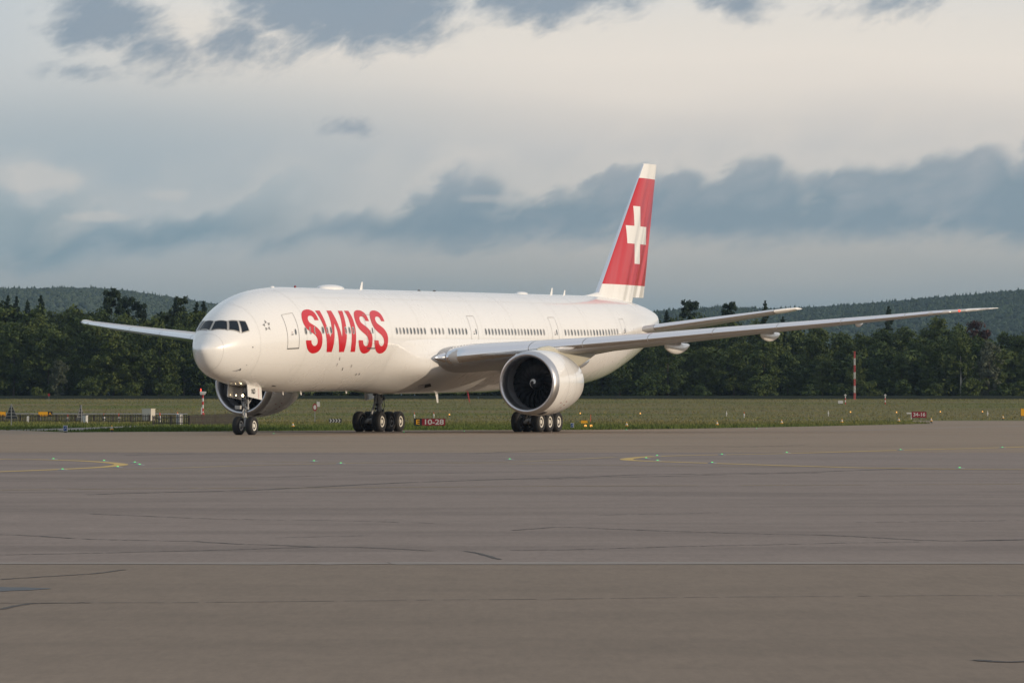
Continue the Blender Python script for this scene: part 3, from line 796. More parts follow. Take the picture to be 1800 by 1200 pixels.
def wsec(y):
    ys_ = [w[0] for w in WING]
    i = max(0, min(len(WING) - 2, int(np.searchsorted(ys_, y)) - 1)); a, c_ = WING[i], WING[i + 1]; t = (y - a[0]) / (c_[0] - a[0])
    return [a[k] + (c_[k] - a[k]) * t for k in range(6)]
def wpoint(sec, u, v, sgn=1):
    y, lx, ch, lz, inc, th_ = sec
    return (lx + ch * u * math.cos(inc) + ch * v * math.sin(inc), sgn * y, lz + ch * v * math.cos(inc) - ch * u * math.sin(inc))
nav = {}
for sgn in (1, -1):
    b = MB(); rings = []
    for w in WING:
        rings.append([AL(*wpoint(w, u, v, sgn)) for u, v in airfoil(26, w[5])])
    b.loft(rings)
    wing = b.obj('wing', pgrey, plane, 45)
    # polished leading edge, one slat after the other
    cuts = [4.0, 8.4, 11.2, 14.6, 18.0, 21.4, 24.8, 28.2, 30.6]
    for a, e in zip(cuts[:-1], cuts[1:]):
        b = MB(); rr_ = []
        for k in range(7):
            y = a + .02 + (e - a - .04) * k / 6; w = wsec(y)
            af = airfoil(60, w[5] + .004, .02)
            lim_u, lim_l = .13, .035
            N = 60
            idx = [i for i, (u, v) in enumerate(af) if (i <= N and u <= lim_u) or (i > N and u <= lim_l)]
            pts = [af[i] for i in idx]
            # resample to a fixed count
            rr_.append([AL(*wpoint(w, pts[int(j * (len(pts) - 1) / 18)][0] - .0012, pts[int(j * (len(pts) - 1) / 18)][1] * 1.01 + .0004, sgn)) for j in range(19)])
        b.loft(rr_, False)
        b.obj('slat', metal, wing, 60)
    # wing-root landing light housing
    b = MB(); rings = []
    for k in range(12):
        q = k / 11; r = .36 * math.sin(min(1, q * 1.15 + .02) * PI2) ** .8 * (1 - max(0, q - .75) * 1.2)
        rings.append([AL(25.15 + 2.0 * q, sgn * (3.55 + .55 * q) + r * .75 * math.cos(a), -1.12 + .02 * q + r * math.sin(a)) for a in [2 * math.pi * j / 20 for j in range(20)]])
    b.loft(rings); b.obj('landing_light_housing', metal, wing, 60)
    # flap track fairings
    for y, L, r, zo in ((7.6, 6.0, .50, .38), (14.1, 4.5, .43, .34), (19.5, 3.7, .36, .28), (24.6, 1.6, .16, .12)):
        w = wsec(y); x_te = w[1] + w[2]
        b = MB(); rings = []
        x0 = x_te - L * .62
        for k in range(15):
            q = k / 14; x = x0 + L * q
            rr = r * max(.02, (math.sin(math.pi * q ** .8)) ** .6); 
            u = min(1, (x - w[1]) / w[2]); zbase = wpoint(w, u, -.03 * (1 - u), 1)[2]
            zc_ = zbase - zo * (.35 + .75 * math.sin(math.pi * min(1, q * .9))) + .10 * q
            rings.append([AL(x, sgn * y + rr * .55 * math.cos(a), zc_ + rr * .85 * math.sin(a)) for a in [2 * math.pi * j / 18 for j in range(18)]])
        b.loft(rings); b.obj('flap_track_fairing', white, wing, 60)
    # navigation light in the raked tip
    w = wsec(30.95); p = wpoint(w, .02, .005, sgn)
    b = MB(); b.lathe([(-.13, .01), (-.1, .05), (0, .075), (.1, .05), (.13, .01)], AL(*p), 'x', 12, True)
    b.obj('navigation_light', lampr if sgn > 0 else cglass, wing)
    # wing tip cap, white
    b = MB(); b.loft([[AL(*wpoint(w_, u, v * 1.03, sgn)) for u, v in airfoil(20, w_[5] + .006)] for w_ in (wsec(31.2), wsec(31.7), wsec(32.15), wsec(32.41))]); b.obj('wing_tip', white, wing, 45)

# ------------------------------------------------------------------ engines
EX, EY, EZ = 25.35, 9.61, -2.69
outer = [(0, 1.735), (.03, 1.79), (.08, 1.83), (.18, 1.875), (.35, 1.915), (.55, 1.945)]
cowl = [(.55, 1.947), (.9, 1.98), (1.4, 2.01), (2.0, 2.02), (2.8, 2.0), (3.6, 1.93), (4.3, 1.83), (5.0, 1.69), (5.5, 1.57), (5.52, 1.53), (5.0, 1.5)]
inner = [(0, 1.735), (.03, 1.68), (.1, 1.63), (.25, 1.585), (.5, 1.565), (.75, 1.565)]
ductp = [(.75, 1.567), (1.2, 1.59), (1.75, 1.62), (2.2, 1.62)]
def lathe_x(prof, c, n=72, cap=False):
    return [[AL(c[0] + t, c[1] + r * math.cos(2 * math.pi * k / n), c[2] + r * math.sin(2 * math.pi * k / n)) for k in range(n)] for t, r in prof]
# fan blade, built about the engine axis (local x points forward)
def fan_blade_mesh():
    b = MB(); rows = []
    for i in range(10):
        q = i / 9; r = .42 + q * 1.17
        tw = math.radians(25 + 38 * q); ch = .30 + .34 * math.sin(math.pi * (.15 + .6 * q)); sweep = .16 * math.sin(math.pi * q) - .10 * q
        ang0 = .22 * math.sin(math.pi * q * .9) - .10 * q
        row = []
        for j in range(7):
            s_ = (j / 6 - .5) * ch; cam_ = .05 * (1 - (2 * j / 6 - 1) ** 2)
            axial = -s_ * math.cos(tw) + cam_ * math.sin(tw) + sweep
            tang = s_ * math.sin(tw) + cam_ * math.cos(tw)
            an = ang0 + tang / r
            row.append((axial, r * math.sin(an), r * math.cos(an)))
        rows.append(row)
    b.loft(rows, False)
    return b.mesh('fan_blade', 60)
fbm = fan_blade_mesh(); fbm.materials.append(bladem)
for sgn in (1, -1):
    c = (EX, sgn * EY, EZ)
    b = MB(); b.loft(lathe_x(cowl, c), True, False, False)
    eng = b.obj('engine', white, plane, 40)
    b = MB(); b.loft(lathe_x(list(reversed(inner)) + outer[1:], c), True, False, False); b.obj('inlet_lip', lipm, eng, 60)
    b = MB(); b.loft(lathe_x(ductp, c), True, False, False); b.obj('inlet_duct', duct, eng, 60)
    b = MB(); b.loft(lathe_x([(2.15, 1.62), (2.2, .3)], c), True, False, True); b.obj('fan_backplate', black, eng, 60)
    b = MB(); b.loft(lathe_x([(1.02, .01), (1.05, .10), (1.13, .2), (1.3, .33), (1.5, .42), (1.75, .47), (1.95, .48)], c, 40), True, True, False); b.obj('spinner', sblk, eng, 60)
    # white comma on the spinner
    b = MB(); rows = []
    for k in range(25):
        q = k / 24; a = -.6 + q * 5.0; rr = .07 + .24 * q; w_ = .055 * math.sin(math.pi * min(1, .12 + q * .85)) + .01
        def sp_(r): 
            pr = [(1.02, .01), (1.05, .10), (1.13, .2), (1.3, .33), (1.5, .42), (1.75, .47)]
            return float(np.interp(r, [p_[1] for p_ in pr], [p_[0] for p_ in pr]))
        rows.append([AL(c[0] + sp_(r_) - .02, c[1] + r_ * math.cos(a), c[2] + r_ * math.sin(a)) for r_ in (rr - w_, rr, rr + w_)])
    b.loft(rows, False); b.obj('spinner_mark', white, eng, 0)
    cl = AL(c[0] + 1.75, c[1], c[2])
    for k in range(22):
        o = new_obj('fan_blade', fbm, eng); o.location = cl; o.rotation_euler = (2 * math.pi * k / 22 + .07, 0, 0)
    # cowl joints
    cr_at = lambda t_: float(np.interp(t_, [p_[0] for p_ in cowl[:9]], [p_[1] for p_ in cowl[:9]]))
    for t_ in (1.95, 3.35):
        b = MB(); b.loft(lathe_x([(t_, cr_at(t_) + .004), (t_ + .02, cr_at(t_ + .02) + .004)], c), True, False, False); b.obj('cowl_joint', outline, eng, 60)
    for a0_ in (-58, 122, -122):
        b = MB(); rows = []
        for k in range(12):
            t_ = .6 + 2.75 * k / 11; rows.append([AL(c[0] + t_, c[1] + (cr_at(t_) + .004) * math.cos(math.radians(a_)), c[2] + (cr_at(t_) + .004) * math.sin(math.radians(a_))) for a_ in (a0_, a0_ + .6)])
        b.loft(rows, False); b.obj('cowl_joint', outline, eng, 0)
    for t_, a_ in ((1.5, -38), (2.2, -50), (2.35, -44), (2.3, -36)):
        b = MB(); b.loft([[AL(c[0] + t__, c[1] + (cr_at(t__) + .006) * math.cos(math.radians(aa)), c[2] + (cr_at(t__) + .006) * math.sin(math.radians(aa))) for aa in (a_, a_ + 1.6)] for t__ in (t_, t_ + .12, t_ + .22)], False); b.obj('warning_mark', sred, eng, 0)
    # core nozzle and plug
    b = MB(); b.loft(lathe_x([(4.6, 1.2), (5.6, 1.08), (6.6, .88), (7.0, .78)], c, 40), True, True, True); b.obj('core_nozzle', dgrey, eng, 40)
    b = MB(); b.loft(lathe_x([(6.8, .5), (7.6, .3), (8.2, .05)], c, 24), True, True, True); b.obj('exhaust_plug', dgrey, eng, 40)
    # pylon
    b = MB(); rings = []
    for x, zt_, zb_, w_ in ((27.0, -.62, -.95, .12), (27.6, -.50, -1.0, .34), (28.8, -.42, -1.2, .46), (30.5, -.62, -1.6, .5), (32.4, -.72, -1.9, .5), (33.8, -.76, -1.72, .42), (35.2, -.80, -1.35, .28), (36.6, -.86, -1.0, .08)):
        rings.append([AL(x, sgn * EY + y, z) for y, z in se(w_ / 2, zt_, zb_, 20, 3.2)])
    b.loft(rings); b.obj('pylon', pylonm, eng, 60)
    # nacelle strake and latch line
    for side in (1, -1):
        b = MB(); rows = []
        for k in range(8):
            q = k / 7; a = math.radians(50); x = EX + 1.2 + 1.7 * q; r0 = float(np.interp(x - EX, [p_[0] for p_ in cowl[:9]], [p_[1] for p_ in cowl[:9]])) - .02; r1 = r0 + .34 * math.sin(math.pi * q ** 1.2) ** .7 + .001
            rows.append([AL(x, sgn * EY + side * r * math.cos(a), EZ + r * math.sin(a)) for r in (r0, r1)])
        if side * sgn < 0: b.loft(rows, False); b.obj('nacelle_strake', white, eng, 0)
    b = MB(); rows = []
    for k in range(4):
        a = math.radians(-78 + 5 * k); rows.append([AL(EX + t_, sgn * EY + (float(np.interp(t_, [p_[0] for p_ in cowl[:9]], [p_[1] for p_ in cowl[:9]])) + .012) * math.cos(a) , EZ + (float(np.interp(t_, [p_[0] for p_ in cowl[:9]], [p_[1] for p_ in cowl[:9]])) + .012) * math.sin(a)) for t_ in (.62, .8, 1.0, 1.2)])
    b.loft(rows, False); b.obj('drain_panel', dgrey, eng, 0)

# ------------------------------------------------------------------ tail
def fin_mat(name):
    m = bpy.data.materials.new(name); m.use_nodes = True; B = NB(m.node_tree)
    p = B.n('ShaderNodeBsdfPrincipled'); out = B.n('ShaderNodeOutputMaterial'); B.link(p.outputs[0], out.inputs[0])
    t = B.n('ShaderNodeTexCoord'); sp = B.n('ShaderNodeSeparateXYZ'); B.link(t.outputs['Object'], sp.inputs[0])
    X, Z = sp.outputs[0], sp.outputs[2]
    def band(v, lo, hi): return B.m('MULTIPLY', B.m('GREATER_THAN', v, lo), B.m('LESS_THAN', v, hi))
    r = band(Z, 9.93, 17.45)
    cx, cz = -68.25, 13.44
    cr_ = B.m('MAXIMUM', B.m('MULTIPLY', band(X, cx - 2.08, cx + 2.08), band(Z, cz - .62, cz + .62)), B.m('MULTIPLY', band(X, cx - .63, cx + .63), band(Z, cz - 2.0, cz + 2.0)))
    c = B.mix(B.m('MULTIPLY', r, B.m('SUBTRACT', 1.0, cr_)), (.80, .80, .78, 1), S(188, 12, 28))
    sx_ = B.m('ADD', X, B.m('MULTIPLY', Z, .62))
    nz = B.noise(B.vec(B.m('MULTIPLY', sx_, 1.0), B.m('MULTIPLY', Z, .02)), .55, 1, .4)
    bp = B.n('ShaderNodeBump'); bp.inputs['Strength'].default_value = 1.0; bp.inputs['Distance'].default_value = .55
    B.link(nz, bp.inputs['Height']); B.link(bp.outputs[0], p.inputs['Normal']); B.link(bp.outputs[0], p.inputs['Coat Normal'])
    B.link(c, p.inputs['Base Color']); p.inputs['Roughness'].default_value = .3; p.inputs['Coat Weight'].default_value = .5; p.inputs['Coat Roughness'].default_value = .08
    return m
finm = fin_mat('tail_livery_paint')
def fin_sec(z):                        # z relative to centreline -> leading x, trailing x
    q = (z - 3.05) / (12.42 - 3.05)
    return 60.9 + (70.05 - 60.9) * q, 70.1 + (72.62 - 70.1) * q
def fin_ring(z, u0, u1, th_, grow_=0.0, n=18):
    lx, tx = fin_sec(z); ch = tx - lx
    def th(x): return 5 * th_ * (.2969 * math.sqrt(x) - .126 * x - .3516 * x * x + .2843 * x ** 3 - .1036 * x ** 4) + grow_ / ch
    us = [u0 + (u1 - u0) * 0.5 * (1 - math.cos(math.pi * k / n)) for k in range(n + 1)]
    ptsa = [(lx + u * ch, th(u) * ch) for u in reversed(us)] + [(lx + u * ch, -th(u) * ch) for u in us]
    return [AL(x, y, z) for x, y in ptsa]
zs_ = [1.6, 2.4, 3.05, 4.0, 5, 6, 7, 8, 9, 10, 11, 12, 12.3, 12.42]
b = MB(); b.loft([fin_ring(z, 0, .70, .10 if z < 12.2 else .085) for z in zs_])
fin = b.obj('vertical_fin', finm, plane, 45)
b = MB(); b.loft([fin_ring(z, .705, 1.0, .10 if z < 12.2 else .085) for z in zs_[2:] ]); b.obj('rudder', finm, fin, 30)
b = MB(); rows = []
for z in np.linspace(3.1, 12.38, 20):
    lx, tx = fin_sec(z); ch = tx - lx; row = []
    for k in range(-6, 7):
        u = (k / 6) ** 2 * .013; yv = math.copysign(1, k) * (5 * .10 * (.2969 * math.sqrt(u) - .126 * u)) * ch * 1.02 if k else 0
        row.append(AL(lx + u * ch - .006, yv, z))
    rows.append(row)
b.loft(rows, False); b.obj('fin_leading_edge', metal, fin, 60)
# dorsal fillet at the fin root
b = MB(); rings = []
for k in range(10):
    q = k / 9; x = 58.6 + 4.2 * q
    w_ = .03 + .40 * q; hgt_ = .02 + .62 * q ** 1.6
    zt_ = fus(x, PI2)[1]
    rings.append([AL(x, w_ * math.cos(a), zt_ - .12 + (hgt_ + .1) * math.sin(a)) for a in [math.pi * j / 12 for j in range(13)]])
b.loft(rings, True); b.obj('dorsal_fillet', white, fin, 60)
# horizontal stabilisers
STAB = [(0.6, 62.7, 7.6, .55, .10), (1.9, 63.75, 6.9, .76, .10), (6.0, 66.9, 4.9, 1.42, .09), (9.6, 69.65, 3.1, 1.99, .085), (10.4, 70.4, 2.55, 2.12, .085), (10.78, 71.2, 1.6, 2.2, .08)]
for sgn in (1, -1):
    b = MB(); b.loft([[AL(lx + ch * u, sgn * y, lz - ch * v - ch * u * .015) for u, v in airfoil(20, th_, .005)] for y, lx, ch, lz, th_ in STAB])
    st = b.obj('horizontal_stabiliser', pgrey, plane, 45)
    b = MB(); rows = []
    for k in range(12):
        y = 2.9 + (9.7 - 2.9) * k / 11
        lx, ch, lz = [float(np.interp(y, [q[0] for q in STAB], [q[i] for q in STAB])) for i in (1, 2, 3)]
        af = airfoil(60, .104, .005); pts = [p_ for i, p_ in enumerate(af) if (i <= 60 and p_[0] < .05) or (i > 60 and p_[0] < .10)]
        rows.append([AL(lx + ch * (pts[int(j * (len(pts) - 1) / 14)][0] - .0015), sgn * y, lz - ch * pts[int(j * (len(pts) - 1) / 14)][1] * 1.015) for j in range(15)])
    b.loft(rows, False); b.obj('leading_edge', metal, st, 60)
    b = MB(); b.loft([[AL(lx + ch * u, sgn * y, lz - ch * v * 1.04 - ch * u * .015) for u, v in airfoil(16, th_ + .01, .005)] for y, lx, ch, lz, th_ in ((9.75, 69.75, 3.05, 2.01, .085), (10.4, 70.4, 2.55, 2.12, .085), (10.8, 71.2, 1.6, 2.2, .08))]); b.obj('stabiliser_tip', white, st, 45)
    b = MB(); rings = []
    for k in range(9):
        q = k / 8; x = 63.0 + 2.6 * q; r = .34 * math.sin(min(1, q * 1.6 + .03) * PI2)
        rings.append([AL(x, sgn * (1.75 + .62 * q) + r * .7 * math.cos(a), .74 + r * math.sin(a)) for a in [2 * math.pi * j / 16 for j in range(16)]])
    b.loft(rings); b.obj('stabiliser_root_fairing', white, st, 60)

# ------------------------------------------------------------------ landing gear
def tyre_mesh(R, wd, name):
    b = MB(); h = wd / 2
    prof = [(-h * .72, R * .53), (-h * .98, R * .62), (-h, R * .76), (-h * .9, R * .9), (-h * .66, R * .975), (-h * .3, R), (-h * .28, R * .985), (-h * .22, R * .985), (-h * .2, R), (h * .2, R), (h * .22, R * .985), (h * .28, R * .985), (h * .3, R), (h * .66, R * .975), (h * .9, R * .9), (h, R * .76), (h * .98, R * .62), (h * .72, R * .53)]
    b.lathe(prof, (0, 0, 0), 'y', 40)
    me = b.mesh(name, 50); me.materials.append(rubber); return me
def rim_mesh(R, wd, name, m1, m2):
    b = MB(); h = wd / 2
    for s_ in (1, -1):
        b.mat(0).lathe([(s_ * h * .74, R * .54), (s_ * h * .82, R * .51), (s_ * h * .8, R * .42), (s_ * h * .7, R * .39)], (0, 0, 0), 'y', 32)
        b.mat(1).lathe([(s_ * h * .7, R * .39), (s_ * h * .5, R * .38), (s_ * h * .45, R * .26)], (0, 0, 0), 'y', 32)
        b.mat(1).lathe([(s_ * h * .45, R * .26), (s_ * h * .46, R * .24)], (0, 0, 0), 'y', 32)
        b.mat(0).lathe([(s_ * h * .46, R * .24), (s_ * h * .75, R * .2), (s_ * h * .82, R * .12), (s_ * h * .82, .005)], (0, 0, 0), 'y', 20)
        b.mat(1)
        for k in range(9):
            a = 2 * math.pi * k / 9
            b.lathe([(s_ * h * .50, .04 * R), (s_ * h * .515, .04 * R), (s_ * h * .516, .002)], (R * .33 * math.cos(a), s_ * .012, R * .33 * math.sin(a)), 'y', 8)
    me = b.mesh(name, 40); me.materials.append(m1); me.materials.append(m2); return me
tyN, riN = tyre_mesh(.545, .42, 'tyre'), rim_mesh(.545, .42, 'rim', rimm, rimd)
tyM, riM = tyre_mesh(.66, .52, 'tyre'), rim_mesh(.66, .52, 'rim', rimm, rimd)
riMd = rim_mesh(.66, .52, 'rim', rimd, dgrey)
# nose gear
xg = 5.88
b = MB()
b.mat(0).tube([GL(xg, 0, .5), GL(xg, 0, 1.25)], .085, 16); b.mat(1).tube([GL(xg, 0, 1.2), GL(xg, 0, 1.62)], .075, 16)
b.mat(0).tube([GL(xg, 0, 1.55), GL(xg, 0, 3.3)], [.15, .13], 18)
b.tube([GL(xg, -.42, .53), GL(xg, .42, .53)], .07, 12)
b.tube([GL(xg + .1, -.1, 1.75), GL(xg + 1.7, -.16, 3.0)], .06, 8); b.tube([GL(xg + .1, .1, 1.75), GL(xg + 1.7, .16, 3.0)], .06, 8)
b.tube([GL(xg - .12, 0, 1.0), GL(xg - .36, 0, 1.3), GL(xg - .12, 0, 1.6)], [.05, .04, .05], 8)          # torque link
for s_ in (-1, 1):
    b.tube([GL(xg - .02, s_ * .17, 1.5), GL(xg - .02, s_ * .17, 2.15)], .055, 8); b.box(GL(xg - .1, s_ * .19, 1.55), (.2, .12, .16)); b.box(GL(xg - .05, s_ * .15, 1.95), (.16, .1, .2))
b.mat(2)
r_ = random.Random(3)
for k in range(26):
    z_ = 1.35 + 1.0 * r_.random(); a = r_.random() * 6.28
    b.box(GL(xg + .17 * math.cos(a), .19 * math.sin(a), z_), (.05 + .05 * r_.random(), .05 + .06 * r_.random(), .05 + .1 * r_.random()))
for k in range(5):
    a = r_.random() * 6.28
    b.tube([GL(xg + .16 * math.cos(a), .16 * math.sin(a), 2.5), GL(xg + .24 * math.cos(a), .24 * math.sin(a), 2.0), GL(xg + .2 * math.cos(a), .2 * math.sin(a), 1.5), GL(xg + .08, .1 * math.sin(a), 1.1)], .014, 5)
nose = b.obj('nose_landing_gear', [strut, chrome, dgrey], plane, 40)
for s_ in (-.42, .42):
    for nm, me in (('tyre', tyN), ('rim', riN)):
        o = new_obj(nm, me, nose); o.location = GL(xg, s_, .53)
b = MB(); b.box(GL(xg - .3, -.30, 1.62), (.24, .34, .16)); b.box(GL(xg - .3, -.30, 1.52), (.2, .28, .06)); b.obj('steering_unit', swhite, nose, 0)
# lit taxi lamp, plus a smaller glowing copy for its door reflection
for y_, z_, r_l in ((-.02, 2.28, .07), (-.44, 2.30, .035)):
    b = MB(); b.mat(1).lathe([(0, r_l), (.001, .001)], GL(xg - .30, y_, z_), 'x', 20)
    b.mat(0).lathe([(0, r_l), (.01, r_l * 1.2), (-.08, r_l * 1.15), (-.2, r_l * .5), (-.21, .01)], GL(xg - .30, y_, z_), 'x', 20)
    b.obj('taxi_lamp_and_glint', [dgrey, lampw], nose, 40)
# doors of the nose bay
for s_ in (1, -1):
    b = MB(); y_ = s_ * .62
    tops = [(4.85, zc(4.85) + _fb(math.sqrt(4.85)) + .10), (6.75, zc(6.75) + _fb(math.sqrt(6.75)) + .08)]
    rows = []
    for k in range(7):
        q = k / 6; x = tops[0][0] + (tops[1][0] - tops[0][0]) * q; zt_ = tops[0][1] + (tops[1][1] - tops[0][1]) * q
        rows.append([GL(x, y_ + s_ * w_, zt_ - d_) for w_, d_ in ((0, 0), (.03, .4), (.05, .72), (.01, .72), (-.01, .4), (-.04, 0))])
    b.loft(rows, True); dr = b.obj('nose_gear_door', white, nose, 30)
    if s_ > 0:
        xa = 6.26
        b = MB(); b.add([GL(xa, y_ + .052, tops[0][1] - .10 - (xa - 4.85) * .09), GL(xa + .025, y_ + .052, tops[0][1] - .10 - (xa - 4.85) * .09), GL(xa + .025, y_ + .072, tops[0][1] - .7 - (xa - 4.85) * .09), GL(xa, y_ + .072, tops[0][1] - .7 - (xa - 4.85) * .09)], [(0, 1, 2, 3)])
        b.obj('door_stripe', red, nose, 0)
        tm = text_mesh('ND', .40); tm.materials.append(sblk)
        o = new_obj('door_lettering', tm, nose)
        o.location = GL(5.58, y_ + .062, tops[0][1] - .43); o.rotation_euler = (math.radians(90), 0, math.radians(180)); o.scale = (.8, 1, 1)
# dark wheel bay
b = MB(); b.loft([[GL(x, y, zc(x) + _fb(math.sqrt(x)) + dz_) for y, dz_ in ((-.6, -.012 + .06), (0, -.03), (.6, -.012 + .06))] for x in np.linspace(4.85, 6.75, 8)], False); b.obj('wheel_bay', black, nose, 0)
# main gear
for sgn in (1, -1):
    yc = sgn * 5.485; xm = 37.1
    b = MB()
    b.mat(0).tube([GL(xm, yc, .75), GL(xm, yc, 1.9)], [.2, .17], 18); b.mat(1).tube([GL(xm, yc, 1.5), GL(xm, yc, 2.0)], .16, 18)
    b.mat(0).tube([GL(xm, yc, 1.8), GL(xm, yc, 4.6)], [.27, .3], 20)
    b.tube([GL(xm - 1.75, yc, .72), GL(xm - 1.46, yc, .66), GL(xm, yc, .74), GL(xm + 1.46, yc, .66), GL(xm + 1.7, yc, .70)], [.1, .17, .22, .17, .1], 14)
    for dx_ in (-1.46, 0, 1.46): b.tube([GL(xm + dx_, yc - .72, .63), GL(xm + dx_, yc + .72, .63)], .11, 12)
    b.tube([GL(xm, yc, 2.2), GL(xm - 1.9, yc - sgn * 1.2, 4.3)], .12, 10); b.tube([GL(xm, yc, 2.4), GL(xm + .2, yc - sgn * 2.4, 3.6)], .11, 10)
    b.tube([GL(xm - .3, yc, 2.3), GL(xm - 1.2, yc, 1.0)], .07, 8); b.tube([GL(xm + .3, yc, 1.5), GL(xm + .75, yc, 1.15), GL(xm + .3, yc, .8)], [.08, .06, .08], 8)
    b.mat(2)
    for k in range(24):
        z_ = .7 + 2.0 * r_.random(); a = r_.random() * 6.28
        b.box(GL(xm + .32 * math.cos(a), yc + .32 * math.sin(a), z_), (.08 + .1 * r_.random(), .08 + .1 * r_.random(), .08 + .16 * r_.random()))
    for k in range(8):
        a = r_.random() * 6.28; xx = r_.choice((-1.3, -.6, .6, 1.3))
        b.tube([GL(xm + .3 * math.cos(a), yc + .3 * math.sin(a), 2.6), GL(xm + .42 * math.cos(a), yc + .4 * math.sin(a), 1.6), GL(xm + xx * .5, yc + .25 * math.sin(a), 1.05), GL(xm + xx, yc + .3 * math.sin(a), .8)], .022, 5)
    for dx_ in (-1.46, 0, 1.46):
        for s_ in (-.38, .38): b.lathe([(-.1, .30), (.1, .30)], GL(xm + dx_, yc + s_, .63), 'y', 20, True)
    mg = b.obj('main_landing_gear', [strut, chrome, dgrey], plane, 40)
    for i, dx_ in enumerate((-1.46, 0, 1.46)):
        for s_ in (-.70, .70):
            o = new_obj('tyre', tyM, mg); o.location = GL(xm + dx_, yc + s_, .635)
            o = new_obj('rim', riMd if (sgn < 0 and i == 1) else riM, mg); o.location = GL(xm + dx_, yc + s_, .635)
    b = MB(); b.loft([[GL(xm - .75, yc + sgn * .55, 2.0), GL(xm + .55, yc + sgn * .55, 2.1), GL(xm + .6, yc + sgn * .62, 2.1), GL(xm - .8, yc + sgn * .62, 2.0)], [GL(xm - .95, yc + sgn * .62, 4.5), GL(xm + .95, yc + sgn * .62, 4.5), GL(xm + .95, yc + sgn * .7, 4.5), GL(xm - .95, yc + sgn * .7, 4.5)]])
    b.obj('gear_door', white if sgn < 0 else pgrey, mg, 0)
# cabin-side belly lights

# ------------------------------------------------------------------ vegetation
def leaf_mat(name, c1, c2, spread=.35):
    m = bpy.data.materials.new(name); m.use_nodes = True; B = NB(m.node_tree)
    p = B.n('ShaderNodeBsdfPrincipled'); out = B.n('ShaderNodeOutputMaterial'); B.link(p.outputs[0], out.inputs[0])
    oi = B.n('ShaderNodeObjectInfo'); g = B.n('ShaderNodeNewGeometry')
    n = B.noise(g.outputs['Position'], .55, 3, .6)
    f = B.m('ADD', B.m('MULTIPLY', oi.outputs['Random'], .75), B.m('MULTIPLY', B.m('SUBTRACT', n, .35), .8), clamp=True)
    c = B.mix(f, c1 + (1,), c2 + (1,))
    k = B.m('ADD', 1 - spread, B.m('MULTIPLY', g.outputs['Random Per Island'], 2 * spread))
    cc = B.n('ShaderNodeCombineColor')
    for i in range(3): B.put(cc.inputs[i], k)
    B.link(B.mix(1.0, c, cc.outputs[0], 'MULTIPLY'), p.inputs['Base Color'])
    p.inputs['Roughness'].default_value = .75; p.inputs['Specular IOR Level'].default_value = .15
    return m
lf_dec = leaf_mat('deciduous_leaves', (.034, .058, .016), (.082, .106, .027), .25)
lf_con = leaf_mat('conifer_needles', (.013, .026, .014), (.026, .042, .018))
lf_pale = leaf_mat('willow_leaves', (.070, .085, .055), (.10, .115, .075), .25)
lf_red = leaf_mat('copper_leaves', (.045, .022, .02), (.06, .03, .024))
lf_hill = leaf_mat('hill_foliage', (.020, .040, .018), (.060, .074, .030), .2)
bark = simple('bark', (.055, .045, .036), .9, vary=.3, vscale=2)
birch = simple('birch_bark', (.42, .40, .36), .8, vary=.35, vscale=1.5)

def leaves(rng, centres, per, size, flat=.5):
    """numpy arrays of randomly turned leaf quads around clump centres (x, y, z, r)"""
    C_ = np.repeat(np.array(centres), per, axis=0); n = len(C_)
    d = rng.normal(size=(n, 3)); d /= np.linalg.norm(d, axis=1)[:, None]
    rad = C_[:, 3] * rng.random(n) ** .45
    pos = C_[:, :3] + d * rad[:, None] * np.array([1, 1, .8])
    nn = d + rng.normal(size=(n, 3)) * .7; nn[:, 2] += flat; nn /= np.linalg.norm(nn, axis=1)[:, None]
    a = np.cross(nn, rng.normal(size=(n, 3))); a /= np.linalg.norm(a, axis=1)[:, None]; b_ = np.cross(nn, a)
    s = size * (.6 + .8 * rng.random(n))[:, None]
    v = np.stack([pos - a * s, pos + b_ * s * .55, pos + a * s, pos - b_ * s * .55], 1).reshape(-1, 3)
    f = np.arange(n * 4).reshape(-1, 4)
    return v, f
def np_mesh(name, v, f, mat):
    me = bpy.data.meshes.new(name)
    me.vertices.add(len(v)); me.vertices.foreach_set('co', np.asarray(v, dtype=np.float32).ravel())
    k = f.shape[1]; me.loops.add(f.size); me.loops.foreach_set('vertex_index', f.ravel().astype(np.int32))
    me.polygons.add(len(f)); me.polygons.foreach_set('loop_start', (np.arange(len(f)) * k).astype(np.int32)); me.polygons.foreach_set('loop_total', np.full(len(f), k, dtype=np.int32))
    me.update(calc_edges=True); me.validate()
    me.materials.append(mat)
    return me
def trunk_mesh(rng, H, r, mat, limbs=9, spread=.3, lean=0.0):
    b = MB(); q = [(lean * H * t + .25 * math.sin(3 * t + rng.random()), .2 * math.sin(2.3 * t + rng.random() * 3), H * t) for t in (0, .15, .35, .6, .8, .95)]
    b.tube(q, [r, r * .85, r * .68, r * .45, r * .28, r * .1], 8)
    for k in range(limbs):
        t = .22 + .65 * rng.random(); a = rng.random() * 6.28; L = H * spread * (1.1 - t) * (.7 + .6 * rng.random())
        z0 = H * t; x0 = lean * z0
        b.tube([(x0, 0, z0), (x0 + math.cos(a) * L * .5, math.sin(a) * L * .5, z0 + L * .35), (x0 + math.cos(a) * L, math.sin(a) * L, z0 + L * .55)], [r * .35 * (1.1 - t), r * .22 * (1.1 - t), .02], 5)
    me = b.mesh('trunk', 60); me.materials.append(mat); return me
